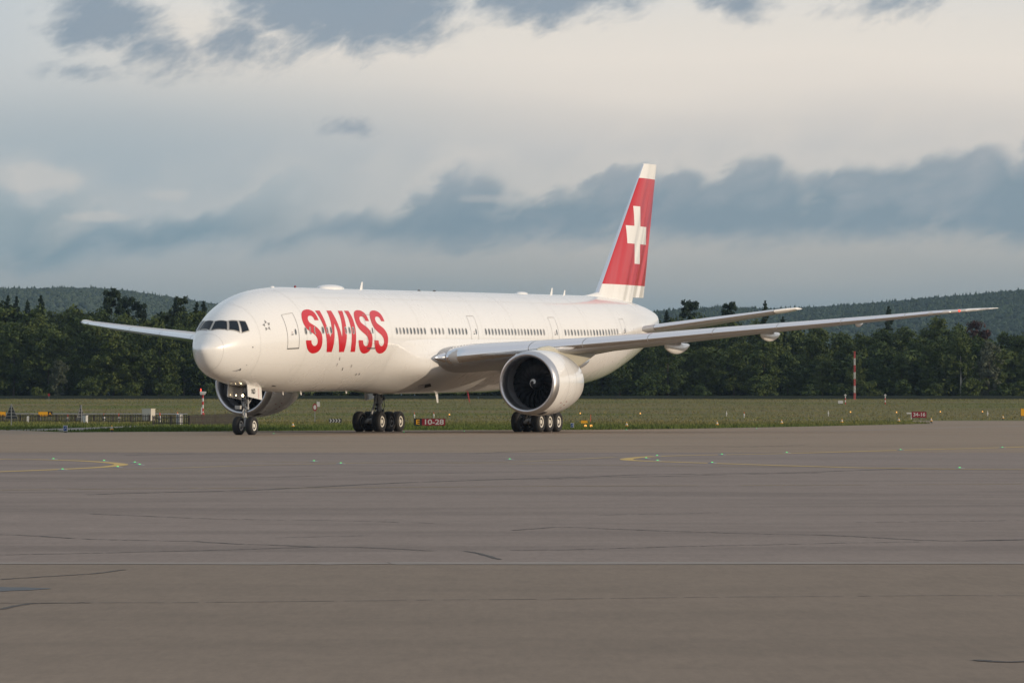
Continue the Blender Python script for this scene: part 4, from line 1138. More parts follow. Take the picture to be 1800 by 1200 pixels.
def decid(seed, H, Rr, low=.12, mat=lf_dec, nclump=85, per=62, size=.30, gap=.25, tmat=bark):
    rng = np.random.default_rng(seed); cs = []
    lobes = [(rng.normal() * Rr * .35, rng.normal() * Rr * .3, H * (.35 + .5 * rng.random()), Rr * (.45 + .35 * rng.random())) for _ in range(7)]
    while len(cs) < nclump:
        t = low + (1 - low) * rng.random()
        prof = Rr * (math.sin(math.pi * min(1, max(.03, (t - low * .4) / (1.06 - low * .4))) ** .85)) ** .6
        a = rng.random() * 6.28; rr = prof * (rng.random() ** .35) * (.75 + .3 * math.sin(3 * a + seed + 5 * t))
        cs.append((rr * math.cos(a), rr * math.sin(a), H * t, (.75 + .8 * rng.random()) * Rr / 4.2))
    for lx, ly, lz, lr in lobes[:4]:
        for _ in range(6): cs.append((lx + rng.normal() * lr * .5, ly + rng.normal() * lr * .5, lz + rng.normal() * lr * .35, .8 * Rr / 4))
    v, f = leaves(rng, cs, per, size)
    return np_mesh('crown', v, f, mat), trunk_mesh(rng, H * .9, H * .016, tmat)
def conif(seed, H, Rr, mat=lf_con, size=.30):
    rng = np.random.default_rng(seed); cs = []
    lev = int(H / .62)
    for i in range(lev):
        t = .10 + .90 * i / lev; z = H * t
        R_ = Rr * (1.02 - t) ** .82 * (.8 + .4 * rng.random())
        nb = max(3, int(9 * (1.05 - t)))
        for k in range(nb):
            a = rng.random() * 6.28; L = R_ * (.65 + .5 * rng.random())
            for q in (.35, .65, .92): cs.append((math.cos(a) * L * q, math.sin(a) * L * q, z - L * .28 * q, .30 + .22 * (1 - t)))
    for k in range(5): cs.append((0, 0, H * (.955 + .012 * k), .10))
    v, f = leaves(rng, cs, max(7, int(5200 / len(cs))), size * .85, .2)
    return np_mesh('crown', v, f, mat), trunk_mesh(rng, H * .97, H * .012, bark, 0)
def pine(seed, H, Rr):
    rng = np.random.default_rng(seed); cs = []
    for k in range(26):
        a = rng.random() * 6.28; t = .55 + .45 * rng.random(); L = Rr * (1.15 - t) ** .5 * rng.random() ** .4
        for _ in range(3): cs.append((math.cos(a) * L + rng.normal() * .4, math.sin(a) * L + rng.normal() * .4, H * t + rng.normal() * .25, .65))
    v, f = leaves(rng, cs, 52, .26, .6)
    return np_mesh('crown', v, f, lf_con), trunk_mesh(rng, H * .95, H * .012, bark, 12, .22)

KIN = {'dec': [decid(11, 13.5, 4.4), decid(12, 15.5, 4.9), decid(13, 12.0, 3.9, .06), decid(14, 16.5, 4.4, .2), decid(15, 14.0, 5.2, .1), decid(16, 17.5, 5.2, .15)],
       'con': [conif(21, 19, 3.3), conif(22, 17, 3.0), conif(23, 21, 3.6)], 'pine': [pine(31, 18.5, 3.4), pine(32, 17, 3.8)],
       'bush': [decid(41, 4.2, 2.8, .0, lf_dec, 40, 60, .24), decid(42, 3.2, 2.4, .0, lf_dec, 36, 60, .24)],
       'willow': [decid(51, 12.5, 3.2, .08, lf_pale, 70, 60, .24)], 'copper': [decid(52, 15.5, 3.4, .2, lf_red, 70, 60, .28)],
       'birch': [decid(53, 12.5, 2.6, .45, lf_dec, 55, 55, .24, tmat=birch)]}
TN = {'dec': 'broadleaf_tree', 'con': 'spruce_tree', 'pine': 'pine_tree', 'bush': 'bush', 'willow': 'pale_leaved_tree', 'copper': 'copper_beech_tree', 'birch': 'birch_tree'}
def plant(kind, idx, x, y, s, rz, label, group, sx=1.0, z=None):
    cm, tm = KIN[kind][idx % len(KIN[kind])]
    e = empty(TN[kind], (x, y, (gz(y) if z is None else z) - .1), rz)
    e.scale = (s * sx, s * sx, s)
    tag(e, label, 'bush' if kind == 'bush' else 'tree', group)
    new_obj('crown', cm, e); new_obj('trunk', tm, e)
    return e
rt = random.Random(21)
PXM = lambda px, Y: (px - 900) / FPX * Y
def topz(px):
    """height in metres of the forest outline at about 930 m, as surveyed along the horizon"""
    return float(np.interp(px, [-200, 0, 60, 120, 200, 260, 340, 420, 600, 900, 1150, 1220, 1400, 1500, 1600, 1680, 1760, 1850, 2000], [17.5, 17.2, 17.0, 16.0, 17.0, 16.5, 17.2, 17, 16, 15, 14.6, 15.2, 13.6, 13.0, 13.2, 13.4, 13.0, 13.0, 13]))
LAB = 'leafy green tree in the dark forest edge %s'
ORD = ['first', 'second', 'third', 'fourth', 'fifth', 'sixth', 'seventh', 'eighth', 'ninth', 'tenth', 'eleventh', 'twelfth', 'thirteenth', 'fourteenth', 'fifteenth', 'sixteenth', 'seventeenth', 'eighteenth', 'nineteenth', 'twentieth']
_cnt = {}
def which(row, px):
    if px < -20: return 'beyond the left picture edge'
    if px > 1825: return 'beyond the right picture edge'
    if 345 <= px < 1120: return 'hidden behind the jet'
    k = (row, px < 345); _cnt[k] = _cnt.get(k, -1) + 1
    return ORD[min(19, _cnt[k])] + (' from the left edge' if px < 345 else ' to the right of the tail')
def where(px):
    return 'left of the jet' if px < 345 else ('behind the jet' if px < 1120 else 'right of the jet tail')
# front row of broadleaf trees, then taller rows behind
px = -130.0
while px < 1940:
    Y = 902 + rt.random() * 10; H = topz(px) * (.52 + .28 * rt.random())
    k = rt.randrange(6); h0 = (13.5, 15.5, 12.0, 16.5, 14.0, 17.5)[k]
    plant('dec', k, PXM(px, Y), Y, H / h0, rt.random() * 6.28, 'leafy tree in the front row of the forest, ' + which(0, px), 'front trees of the forest, ' + where(px), 1.05)
    px += 38 + 26 * rt.random()
px = -150.0
while px < 1960:
    Y = 918 + rt.random() * 12; H = topz(px) * (.78 + .17 * rt.random()); k = rt.randrange(6); h0 = (13.5, 15.5, 12.0, 16.5, 14.0, 17.5)[k]
    plant('dec', k, PXM(px, Y), Y, H / h0, rt.random() * 6.28, 'tall green tree in the middle of the forest, ' + which(1, px), 'middle trees of the forest, ' + where(px), .95)
    px += 40 + 28 * rt.random()
px = -160.0
while px < 1970:
    Y = 938 + rt.random() * 16
    con = (px < 110 or 340 < px < 420) and rt.random() < .6
    if con:
        k = rt.randrange(3); plant('con', k, PXM(px, Y), Y, topz(px) * (.98 + .1 * rt.random()) / (19, 17, 21)[k], rt.random() * 6.28, 'dark spruce at the back of the forest, ' + which(3, px), 'spruces of the forest, ' + where(px))
    else:
        k = rt.randrange(6); h0 = (13.5, 15.5, 12.0, 16.5, 14.0, 17.5)[k]
        plant('dec', k, PXM(px, Y), Y, topz(px) * (.9 + .13 * rt.random()) / h0, rt.random() * 6.28, 'green tree at the back of the forest, ' + which(2, px), 'back trees of the forest, ' + where(px))
    px += 30 + 26 * rt.random()
# individual trees one can point at
for kind, k, px, top, label in (('con', 0, 14, 521, 'pointed dark spruce at the far left end of the forest'), ('con', 1, 29, 523, 'second pointed spruce from the left edge of the picture'), ('con', 2, 48, 528, 'dark spruce above the first dark triangle board'),
                                ('con', 1, 72, 521, 'bushy dark spruce left of the wing tip'), ('pine', 0, 196, 513, 'tall dark pine with rounded top above the thin wing left of the nose'), ('pine', 1, 221, 524, 'smaller pine just right of the tallest pine on the left'), ('pine', 0, 245, 536, 'low dark pine between tallest pine and nose'),
                                ('con', 0, 346, 532, 'spruce tip just left of the cockpit roof'), ('con', 1, 358, 531, 'narrow spruce tip nearest the cockpit roof'), ('pine', 0, 316, 527, 'dark bushy pine top left of the cockpit'),
                                ('pine', 1, 1213, 531, 'tall dark tree right behind the tail cone'), ('con', 2, 1172, 546, 'small dark spruce touching the tail cone'), ('pine', 0, 1283, 536, 'dark tree top above the middle of the stabiliser'), ('con', 0, 1345, 530, 'dark spruce top near the stabiliser tip'), ('con', 1, 1376, 558, 'small spruce top below the stabiliser tip'),
                                ('con', 1, 1562, 540, 'lone tall conifer rising behind the wing'), ('dec', 3, 1645, 562, 'rounded tree standing above the forest below the wing tip'), ('copper', 0, 1718, 567, 'dark reddish copper beech in the forest under the wing tip')):
    Y = 946.0; h0 = {'con': (19, 17, 21), 'pine': (18.5, 17), 'dec': (13.5, 15.5, 12, 16.5, 14, 17.5), 'copper': (15.5,)}[kind][k]
    zt_ = EYE - (top - 699.87) / FPX * Y; s_ = (zt_ - gz(Y) + .1) / h0
    plant(kind, k, PXM(px, Y), Y, s_, rt.random() * 6, label, None, .8 if kind == 'pine' else .95)
plant('willow', 0, PXM(1738, 899), 899, .82, 1.0, 'pale grey-green tree in the forest edge near right border', None)
plant('willow', 0, PXM(103, 900), 900, .55, 2.0, 'pale grey-green small tree in the forest edge below left wing tip', None)
plant('birch', 0, PXM(1688, 898.5), 898.5, .95, .4, 'slim tree with pale leaning birch trunk at the forest edge', None)
for i, px in enumerate((-60, 60, 150, 232, 300, 372, 1130, 1230, 1330, 1420, 1470, 1520, 1580, 1640, 1705, 1760, 1795, 1850)):
    plant('bush', i, PXM(px + 12 * rt.random(), 897), 896.5 + 2 * rt.random(), .55 + .4 * rt.random(), rt.random() * 6, 'low green bush at the foot of the forest, ' + which(4, px), 'bushes along the forest foot, ' + where(px))

px = -140.0
while px < 1950:                                          # dense young growth inside the wood
    plant('bush', rt.randrange(2), PXM(px, 914), 912 + 4 * rt.random(), 1.5 + .5 * rt.random(), rt.random() * 6, 'dark young growth between the forest trunks, ' + where(px), 'young growth inside the forest, ' + where(px))
    px += 30 + 12 * rt.random()
# ------------------------------------------------------------------ wooded hills far behind
def hill(name, Y0, Y1, sky_px, base_drop, seed, lab, ntree, tsize):
    rng = np.random.default_rng(seed)
    xs_ = [q[0] for q in sky_px]; vs_ = [q[1] for q in sky_px]
    def ridge(px): return EYE - (float(np.interp(px, xs_, vs_)) - 699.87) / FPX * Y1
    nx, ny = 60, 14; rows = []
    for j in range(ny + 1):
        q = j / ny; Y = Y0 + (Y1 - Y0) * q * 1.0
        rows.append([(PXM(p_, Y1) + 0.0, Y, 2 + (ridge(p_) - tsize * .8 - 2) * math.sin(q * PI2) ** .9) for p_ in np.linspace(xs_[0], xs_[-1], nx)])
    back = [(x, Y1 + (Y1 - Y0) * .8, -1) for x, y, z in rows[-1]]
    b = MB(); b.loft(rows + [back], False)
    ho = tag(b.obj(name, lf_hill, None, 80), kind='structure')
    # the wood that covers it
    V, F_ = [], []
    k0 = 0; n = 0
    base = []
    for i in range(7):
        for h_, r_ in ((-.15, .55), (.25, 1.0), (.6, .8), (.85, .45)):
            base.append((r_ * math.cos(6.283 * i / 7), r_ * math.sin(6.283 * i / 7), h_))
    base = np.array(base)
    fcs = []
    for i in range(7):
        j = (i + 1) % 7
        for l in range(3): fcs.append((i * 4 + l, j * 4 + l, j * 4 + l + 1, i * 4 + l + 1))
    for t_ in range(ntree):
        q = rng.random() ** .75 if t_ > ntree * .12 else 1.0
        p_ = xs_[0] + (xs_[-1] - xs_[0]) * rng.random(); Y = Y0 + (Y1 - Y0) * q
        z = 2 + (ridge(p_) - tsize * .8 - 2) * math.sin(q * PI2) ** .9
        con_ = rng.random() < .14
        r_ = tsize * (.36 + .2 * rng.random()); hh_ = tsize * (.6 + .3 * rng.random()) * (1.02 if con_ else .7)
        B_ = base.copy()
        if con_: B_[:, :2] *= (np.clip(1.02 - B_[:, 2:3], .05, 1.2) * .95); r_ *= .75
        B_ = B_ * (1 + .14 * rng.normal(size=B_.shape))
        V.append(B_ * np.array([r_, r_, hh_]) + np.array([PXM(p_, Y1), Y, z + hh_ * .1])); F_.append(np.array(fcs) + k0); k0 += len(base)
        top_i = None
    me = np_mesh('hill_forest', np.concatenate(V), np.concatenate(F_), lf_hill)
    o = new_obj('hill_forest', me); tag(o, lab, 'woodland', None, 'stuff')
hill('hill', 4300, 6300, [(-420, 511), (-120, 510), (0, 508), (90, 509), (140, 507), (200, 508), (260, 514), (330, 525), (400, 536), (520, 552), (640, 566)], 0, 5, 'blue-green wooded hill far behind the forest on the left', 12000, 10)
hill('hill', 3900, 5600, [(980, 566), (1080, 556), (1160, 546), (1240, 540), (1330, 543), (1420, 540), (1500, 534), (1560, 529), (1620, 523), (1700, 517), (1760, 511), (1800, 508), (1900, 503), (2120, 500)], 0, 6, 'wooded hill far behind the forest on the right', 13000, 10)

# ------------------------------------------------------------------ rough grass on the verge and the meadow
def inside(poly, x, y):
    c = False; n = len(poly); j = n - 1
    for i in range(n):
        if ((poly[i][1] > y) != (poly[j][1] > y)) and (x < (poly[j][0] - poly[i][0]) * (y - poly[i][1]) / (poly[j][1] - poly[i][1]) + poly[i][0]): c = not c
        j = i
    return c
def inside_np(poly, x, y):
    c = np.zeros(len(x), bool); n = len(poly); j = n - 1
    for i in range(n):
        yi, yj, xi, xj = poly[i][1], poly[j][1], poly[i][0], poly[j][0]
        if yi != yj: c ^= ((yi > y) != (yj > y)) & (x < (xj - xi) * (y - yi) / (yj - yi) + xi)
        j = i
    return c
def grass_blades(n, ymin, ymax, hlo, hhi, wid, seed, power=1.0):
    rng = np.random.default_rng(seed)
    y = ymin + (ymax - ymin) * rng.random(n) ** power; x = (rng.random(n) * 2 - 1) * y * .108
    k = ~(inside_np(sh_poly, x, y) | inside_np(road_poly, x, y) | inside_np(rp, x, y)) & (y > Ys + 1)
    x, y = x[k], y[k]; n = len(x)
    z = np.array([gz(q) for q in y]) - .06
    patch_ = .55 + .45 * np.sin(x * .31 + 1.3 * np.sin(y * .11)) * np.sin(y * .17 + 2 * np.sin(x * .07))
    h_ = (hlo + (hhi - hlo) * rng.random(n)) * (.5 + .6 * np.clip(patch_, 0, 1)); a = rng.random(n) * 6.28
    ca, sa = np.cos(a) * wid, np.sin(a) * wid; lx, ly = rng.normal(size=n) * h_ * .3, rng.normal(size=n) * h_ * .3
    v = np.stack([np.stack([x - ca, y - sa, z], 1), np.stack([x + ca, y + sa, z], 1), np.stack([x + lx, y + ly, z + h_], 1)], 1).reshape(-1, 3)
    return v
v = np.concatenate([grass_blades(70000, 322, 440, .08, .30, .05, 1), grass_blades(26000, 322, 400, .05, .16, .05, 3)])
tag(new_obj('verge_grass', np_mesh('verge_grass', v, np.arange(len(v)).reshape(-1, 3), m_blades)), 'short green grass on the verge beyond the taxiway', 'grass', None, 'stuff')
v = grass_blades(60000, 430, 900, .06, .20, .07, 2)
tag(new_obj('meadow_grass', np_mesh('meadow_grass', v, np.arange(len(v)).reshape(-1, 3), m_blades)), 'tall brownish meadow grass in front of the forest', 'grass', None, 'stuff')

# ------------------------------------------------------------------ perimeter fence at the forest foot
pf = empty('perimeter_fence', (0, 893, gz(893)))
tag(pf, 'long dark green perimeter fence at the foot of the forest', 'fence')
gfence = simple('green_fence_mesh', (.014, .024, .018), .9, vary=.2, vscale=1)
pan = MB().box((0, 0, .29), (2.9, .03, .56)).mesh('fence_panel', 0); pan.materials.append(gfence)
pst = MB().box((0, 0, .36), (.06, .06, .76)).mesh('fence_post', 0); pst.materials.append(gfence)
for i in range(-36, 37):
    o = new_obj('fence_panel', pan, pf); o.location = (i * 3.0 + 1.5, 0, 0)
    o = new_obj('fence_post', pst, pf); o.location = (i * 3.0, 0, 0)

# ------------------------------------------------------------------ picket fence on the left
def picket(A, B_, hA, hB, gap, label, board=.07, solid=False):
    A, B_ = Vector((A[0], A[1], 0)), Vector((B_[0], B_[1], 0)); d = B_ - A; L = d.length; ang = math.atan2(d.y, d.x)
    root = empty('picket_fence', (A.x, A.y, gz(A.y) - .05), ang); tag(root, label, 'fence')
    b = MB(); x = 0.0
    while x < L:
        h_ = (hA + (hB - hA) * x / L) * (1 + (rnd.random() - .5) * .06); w_ = board * (.85 + .3 * rnd.random())
        b.loft([[(x, -.01, 0), (x + w_, -.01, 0), (x + w_, .012, 0), (x, .012, 0)], [(x, -.01, h_ - .05), (x + w_, -.01, h_ - .05), (x + w_, .012, h_ - .05), (x, .012, h_ - .05)], [(x + w_ * .4, -.01, h_), (x + w_ * .6, -.01, h_), (x + w_ * .6, .012, h_), (x + w_ * .4, .012, h_)]])
        x += w_ + gap * (.8 + .4 * rnd.random())
    o = b.obj('pickets', wood, root, 0); o['kind'] = 'stuff'
    for q in (.25, .75):
        b = MB(); b.loft([[(0, .014, hA * q - .03), (0, .05, hA * q - .03), (0, .05, hA * q + .03), (0, .014, hA * q + .03)], [(L, .014, hB * q - .03), (L, .05, hB * q - .03), (L, .05, hB * q + .03), (L, .014, hB * q + .03)]]); b.obj('rail', wood, root, 0)
    n = max(2, int(L / 2.0))
    for k in range(n + 1):
        b = MB(); xx = L * k / n; b.box((xx, .09, (hA + (hB - hA) * k / n) * .46), (.11, .09, (hA + (hB - hA) * k / n) * .92)); b.obj('fence_post', wood, root, 0)
picket(G(-60, 741.2), G(262, 742.4),   .72, .78, .10, 'low wooden picket fence running in from the left edge')
picket(G(268, 746.4), G(332, 746.6),   .82, .88, .09, 'short picket fence stretch below the beige cabinet')
picket(G(333, 746.2), G(424, 746.0), .86, .98, .022, 'dense dark wooden fence behind the nose wheels')

# ------------------------------------------------------------------ small airfield things
def at(px, v, name, label, cat, group=None):
    p = ground_at(px, v); e = empty(name, (p.x, p.y, p.z - .03)); tag(e, label, cat, group); e['_s'] = p.y / FPX
    s_ = p.y / FPX; del e['_s']
    return e, s_
def panel_sign(px0, px1, vt, vb, vbase, name, label, segs, depth=.22, feet=True):
    e, s_ = at((px0 + px1) / 2, vbase, name, label, 'sign')
    w, h_, z0 = (px1 - px0) * s_, (vb - vt) * s_, (vbase - vb) * s_ + .03
    b = MB(); b.box((0, 0, z0 + h_ / 2), (w, depth, h_)); b.obj('housing', sblk, e, 0)
    for a, c_, mat_, txt, tmat, ts in segs:
        b = MB(); b.box((-w / 2 + w * (a + c_) / 2, -depth / 2 - .012, z0 + h_ / 2), (w * (c_ - a) - .03, .02, h_ - .05)); b.obj('sign_face', mat_, e, 0)
        if txt:
            tm = text_mesh(txt, h_ * ts); tm.materials.append(tmat)
            o = new_obj('sign_writing', tm, e); o.location = (-w / 2 + w * (a + c_) / 2, -depth / 2 - .028, z0 + h_ / 2); o.rotation_euler = (PI2, 0, 0)
            wd = max(q.co.x for q in tm.vertices) - min(q.co.x for q in tm.vertices); o.scale = (min(1.25, w * (c_ - a) * .8 / wd), 1, 1)
    for q in (-.35, .35):
        b = MB(); b.box((w * q, 0, z0 / 2), (.07, .07, z0)); b.obj('leg', sgalv, e, 0)
    return e
panel_sign(727.5, 783, 735.2, 748.3, 750.3, 'runway_sign', 'red and black runway sign reading E 10-28 right of the wheels', [(0, .25, sblk, 'E', syel, .9), (.25, 1, sred, '10-28', swhite, .95)])
panel_sign(1602.5, 1628.5, 723.0, 734.0, 736.5, 'runway_sign', 'red runway sign reading 34-16 near the right border', [(0, 1, sred, '34-16', swhite, .8)], .3)
panel_sign(1794, 1822, 717.5, 731.0, 735.5, 'taxiway_sign', 'yellow taxiway sign cut by the right edge of the picture', [(0, 1, syel, '<', sblk, .8)], .3)
panel_sign(67.5, 92, 723.0, 731.5, 738, 'taxiway_sign', 'yellow and black direction sign behind the picket fence left', [(0, .7, syel, None, sblk, .5), (.7, 1, sblk, 'A', syel, .8)], .3)
panel_sign(-6, 10.5, 723.0, 732.0, 738, 'taxiway_sign', 'yellow taxiway sign at the left edge behind the fence', [(0, 1, syel, None, sblk, .5)], .3)
e, s_ = at(1599, 735.8, 'sign_power_box', 'light grey box on a post left of the 34-16 sign', 'box')
b = MB(); b.box((0, .2, .58), (.55, .3, .14)); b.box((.18, .2, .26), (.1, .1, .52)); b.obj('box_body', swhite, e, 0)
# triangle boards seen from behind
def tri_board(px, vt, vb, half, vbase, label, rz, posts=True):
    e, s_ = at(px, vbase, 'triangle_board', label, 'sign'); e.rotation_euler.z = rz
    zt_, zb_, hw = (vbase - vt) * s_, (vbase - vb) * s_, half * s_ / max(.2, math.cos(rz))
    b = MB(); n = 5
    for k in range(n):
        q0, q1 = k / n + .012, (k + 1) / n - .012
        z0, z1 = zb_ + (zt_ - zb_) * q0, zb_ + (zt_ - zb_) * q1; w0, w1 = hw * (1 - q0), max(.02, hw * (1 - q1))
        b = MB(); b.loft([[(-w0, -.02, z0), (w0, -.02, z0), (w0, .02, z0), (-w0, .02, z0)], [(-w1, -.02, z1), (w1, -.02, z1), (w1, .02, z1), (-w1, .02, z1)]]); b.obj('board', sdark, e, 0)
        if k: b = MB(); b.box((0, -.05, z0 - .02), (2 * w0 * .98, .03, .03)); b.obj('batten', sgalv, e, 0)
    b = MB(); b.box((0, -.09, zt_ / 2), (.07, .05, zt_)); b.obj('post', sgalv, e, 0)
    for sg in (-1, 1): b = MB(); b.tube([(sg * hw, -.03, zb_), (0, -.03, zt_)], .012, 6); b.obj('edge_rail', sgalv, e, 0)
tri_board(20, 708.5, 735.5, 11.5, 748, 'dark triangular board on a post, seen from behind, far left', .05)
tri_board(141.5, 711, 737.5, 6.5, 742.5, 'narrow turned triangular board on a post by the fence', 1.0)
# posts, cabinets and markers along the fence
e, s_ = at(48.5, 743, 'marker_post', 'plain white marker post in front of the picket fence', 'post'); b = MB(); b.loft([[(-.09, -.05, 0), (.09, -.05, 0), (.09, .05, 0), (-.09, .05, 0)], [(-.06, -.04, .56), (.12, -.04, .56), (.12, .04, .56), (-.06, .04, .56)], [(-.02, -.02, .62), (.08, -.02, .62), (.08, .02, .62), (-.02, .02, .62)]]); b.obj('post_body', swhite, e, 0)
def cabinet(px0, px1, vt, vb, label, name, mat_, dp=.5, side=True):
    e, s_ = at((px0 + px1) / 2, vb, name, label, 'cabinet'); w, h_ = (px1 - px0) * s_, (vb - vt) * s_
    e.rotation_euler.z = -.55 if side else 0
    ww = w * .78
    b = MB(); b.box((0, 0, h_ / 2), (ww, dp, h_)); b.obj('body', mat_, e, 0)
    b = MB(); b.box((0, 0, h_ + .02), (ww + .06, dp + .06, .05)); b.obj('lid', mat_, e, 0)
    b = MB(); b.box((.0, -dp / 2 - .012, h_ * .52), (ww * .86, .016, h_ * .8)); b.obj('door_panel', mat_, e, 0)
    b = MB(); b.box((ww * .3, -dp / 2 - .03, h_ * .55), (.03, .03, .12)); b.obj('handle', dgrey, e, 0)
cabinet(249, 273.5, 718, 738.5, 'beige electrical cabinet behind the picket fence', 'electrical_cabinet', cab, .7)
cabinet(145, 154.5, 730, 742.6, 'small grey cabinet beside the narrow triangular board', 'grey_cabinet', swhite, .3)
cabinet(310.5, 320, 728.5, 746.2, 'small pale cabinet at the end of the open pickets', 'pale_cabinet', swhite, .35)
for px_, vt, vb, lab in ((182.5, 725.5, 742, 'white marker with red tip, left of the pair at the fence'), (209, 725.5, 741.6, 'black and white marker with red tip, right of the pair at the fence'), (281, 724, 743, 'slim white marker with red tip right of the beige cabinet'), (119, 727.5, 741.5, 'thin dark marker with red tip left of the narrow triangular board'), (312, 723.5, 731, 'orange tipped rod behind the small pale cabinet')):
    e, s_ = at(px_, vb, 'fence_marker', lab, 'marker'); h_ = (vb - vt) * s_
    b = MB(); b.lathe([(0, .07), (h_ * .25, .07), (h_ * .26, .11), (h_ * .5, .12), (h_ * .66, .1), (h_ * .68, .04)], (0, 0, 0), 'z', 12, True); b.obj('body', swhite, e, 40)
    b = MB(); b.lathe([(h_ * .3, .123), (h_ * .42, .126)], (0, 0, 0), 'z', 12); b.obj('band', sblk, e, 0)
    b = MB(); b.lathe([(h_ * .66, .045), (h_, .03)], (0, 0, 0), 'z', 8, True); b.obj('tip', orange, e, 0)
# blue signs on black feet
for px_, vt, vb, lab in ((115, 746, 759.3, 'small blue sign in white frame at the left taxiway edge'), (1006, 741.8, 752.2, 'small blue sign in white frame right of the engine')):
    e, s_ = at(px_, vb + .4, 'blue_sign', lab, 'sign'); h_ = (vb - vt) * s_; w = h_ * .58
    b = MB(); b.box((0, 0, h_ * .6), (w, .16, h_ * .78)); b.obj('frame', swhite, e, 0)
    b = MB(); b.box((-w * .04, -.085, h_ * .6), (w * .72, .02, h_ * .62)); b.obj('face', sblue, e, 0)
    b = MB(); b.tube([(-w * .18, -.10, h_ * .48), (w * .14, -.10, h_ * .74)], .016, 6); b.obj('mark', swhite, e, 0)
    b = MB(); b.lathe([(0, w * .42), (h_ * .1, w * .36), (h_ * .22, w * .2)], (0, 0, 0), 'z', 14, True); b.obj('foot', sblk, e, 40)
# red and white mast with camera head, left of the engine
def banded_mast(px_, vt, vb, r0, r1, nb, label, lattice=False):
    e, s_ = at(px_, vb, 'banded_mast', label, 'mast'); H = (vb - vt) * s_
    for k in range(nb):
        z0, z1 = H * k / nb, H * (k + 1) / nb; m_ = mred if k % 2 == 0 else swhite
        b = MB(); rr = r0 + (r1 - r0) * k / nb
        if lattice:
            for i in range(3):
                a = 2.094 * i; b.tube([(rr * math.cos(a), rr * math.sin(a), z0), (rr * math.cos(a), rr * math.sin(a), z1)], .035, 5)
            st = 5
            for j in range(st):
                za, zb_ = z0 + (z1 - z0) * j / st, z0 + (z1 - z0) * (j + 1) / st
                for i in range(3):
                    a, c_ = 2.094 * i, 2.094 * (i + 1); b.tube([(rr * math.cos(a), rr * math.sin(a), za), (rr * math.cos(c_), rr * math.sin(c_), zb_)], .025, 4)
        else: b.tube([(0, 0, z0), (0, 0, z1)], rr, 12)
        b.obj('band', m_, e, 40)
    return e, s_, H
e, s_, H = banded_mast(356.5, 693, 746, .075, .075, 9, 'red and white post with white camera head behind the fence')
b = MB(); b.box((-.09, -.04, .95 + .2), (.1, .2, .55)); b.obj('junction_box', swhite, e, 0)
b = MB(); b.lathe([(.42, .12), (1.0, .12)], (0, 0, 0), 'z', 12, True); b.obj('red_sleeve', mred, e, 40)
b = MB(); b.loft([[(-.20, -.16, H + .0), (.16, -.16, H), (.16, .16, H), (-.20, .16, H)], [(-.24, -.2, H + .22), (.26, -.2, H + .16), (.26, .2, H + .16), (-.24, .2, H + .22)], [(-.22, -.18, H + .28), (.27, -.18, H + .26), (.27, .18, H + .26), (-.22, .18, H + .28)]]); b.obj('camera_head', swhite, e, 0)
b = MB(); b.lathe([(H + .28, .04), (H + .42, .05), (H + .5, .02)], (-.16, 0, 0), 'z', 10, True); b.obj('obstruction_light', lampr, e, 40)
banded_mast(1502, 617, 702, .17, .13, 7, 'tall slim red and white lattice mast in front of the forest', True)
# no-entry style round sign and chevron board
e, s_ = at(553.5, 741.5, 'round_sign', 'round red-rimmed sign on a post left of the main wheels', 'sign'); zc_ = (741.5 - 715) * s_
R_ = .34
def disc(b, r0, r1, y, z, n=24): 
    b.add([(r * math.cos(6.2832 * k / n) * .62, y, z + r * math.sin(6.2832 * k / n)) for r in (r0, r1) for k in range(n)], [(k, (k + 1) % n, n + (k + 1) % n, n + k) for k in range(n)])
b = MB(); disc(b, R_ * .6, R_, -.05, zc_); b.obj('red_rim', sred, e, 0)
b = MB(); disc(b, .001, R_ * .6, -.052, zc_); b.obj('white_centre', swhite, e, 0)
b = MB(); b.box((0, 0, zc_ / 2 + .1), (.06, .05, zc_ + .2)); b.obj('post', sgalv, e, 0)
b = MB(); b.box((.30, .05, zc_ + .27), (.28, .03, .44)); b.obj('side_plate', swhite, e, 0)
e, s_ = at(589.5, 746, 'chevron_board', 'black and white chevron board behind the main wheels', 'sign'); w, zt_, zb_ = 22 * s_, (746 - 735) * s_, (746 - 741.5) * s_
b = MB(); b.box((0, 0, (zt_ + zb_) / 2), (w, .05, zt_ - zb_)); b.obj('board', sblk, e, 0)
for k in range(4):
    x0 = -w / 2 + w * (k + .12) / 4.3; hh = (zt_ - zb_) / 2 - .015; zm = (zt_ + zb_) / 2; dw = w * .085
    b = MB(); b.add([(x0, -.03, zm - hh), (x0 + dw, -.03, zm - hh), (x0 + dw + hh * .8, -.03, zm), (x0 + dw, -.03, zm + hh), (x0, -.03, zm + hh), (x0 + hh * .8, -.03, zm)], [(0, 1, 2, 5), (5, 2, 3, 4)]); b.obj('chevron', swhite, e, 0)
for q in (-.38, .38): b = MB(); b.box((w * q, .04, zt_ / 2), (.05, .04, zt_)); b.obj('post', sgalv, e, 0)
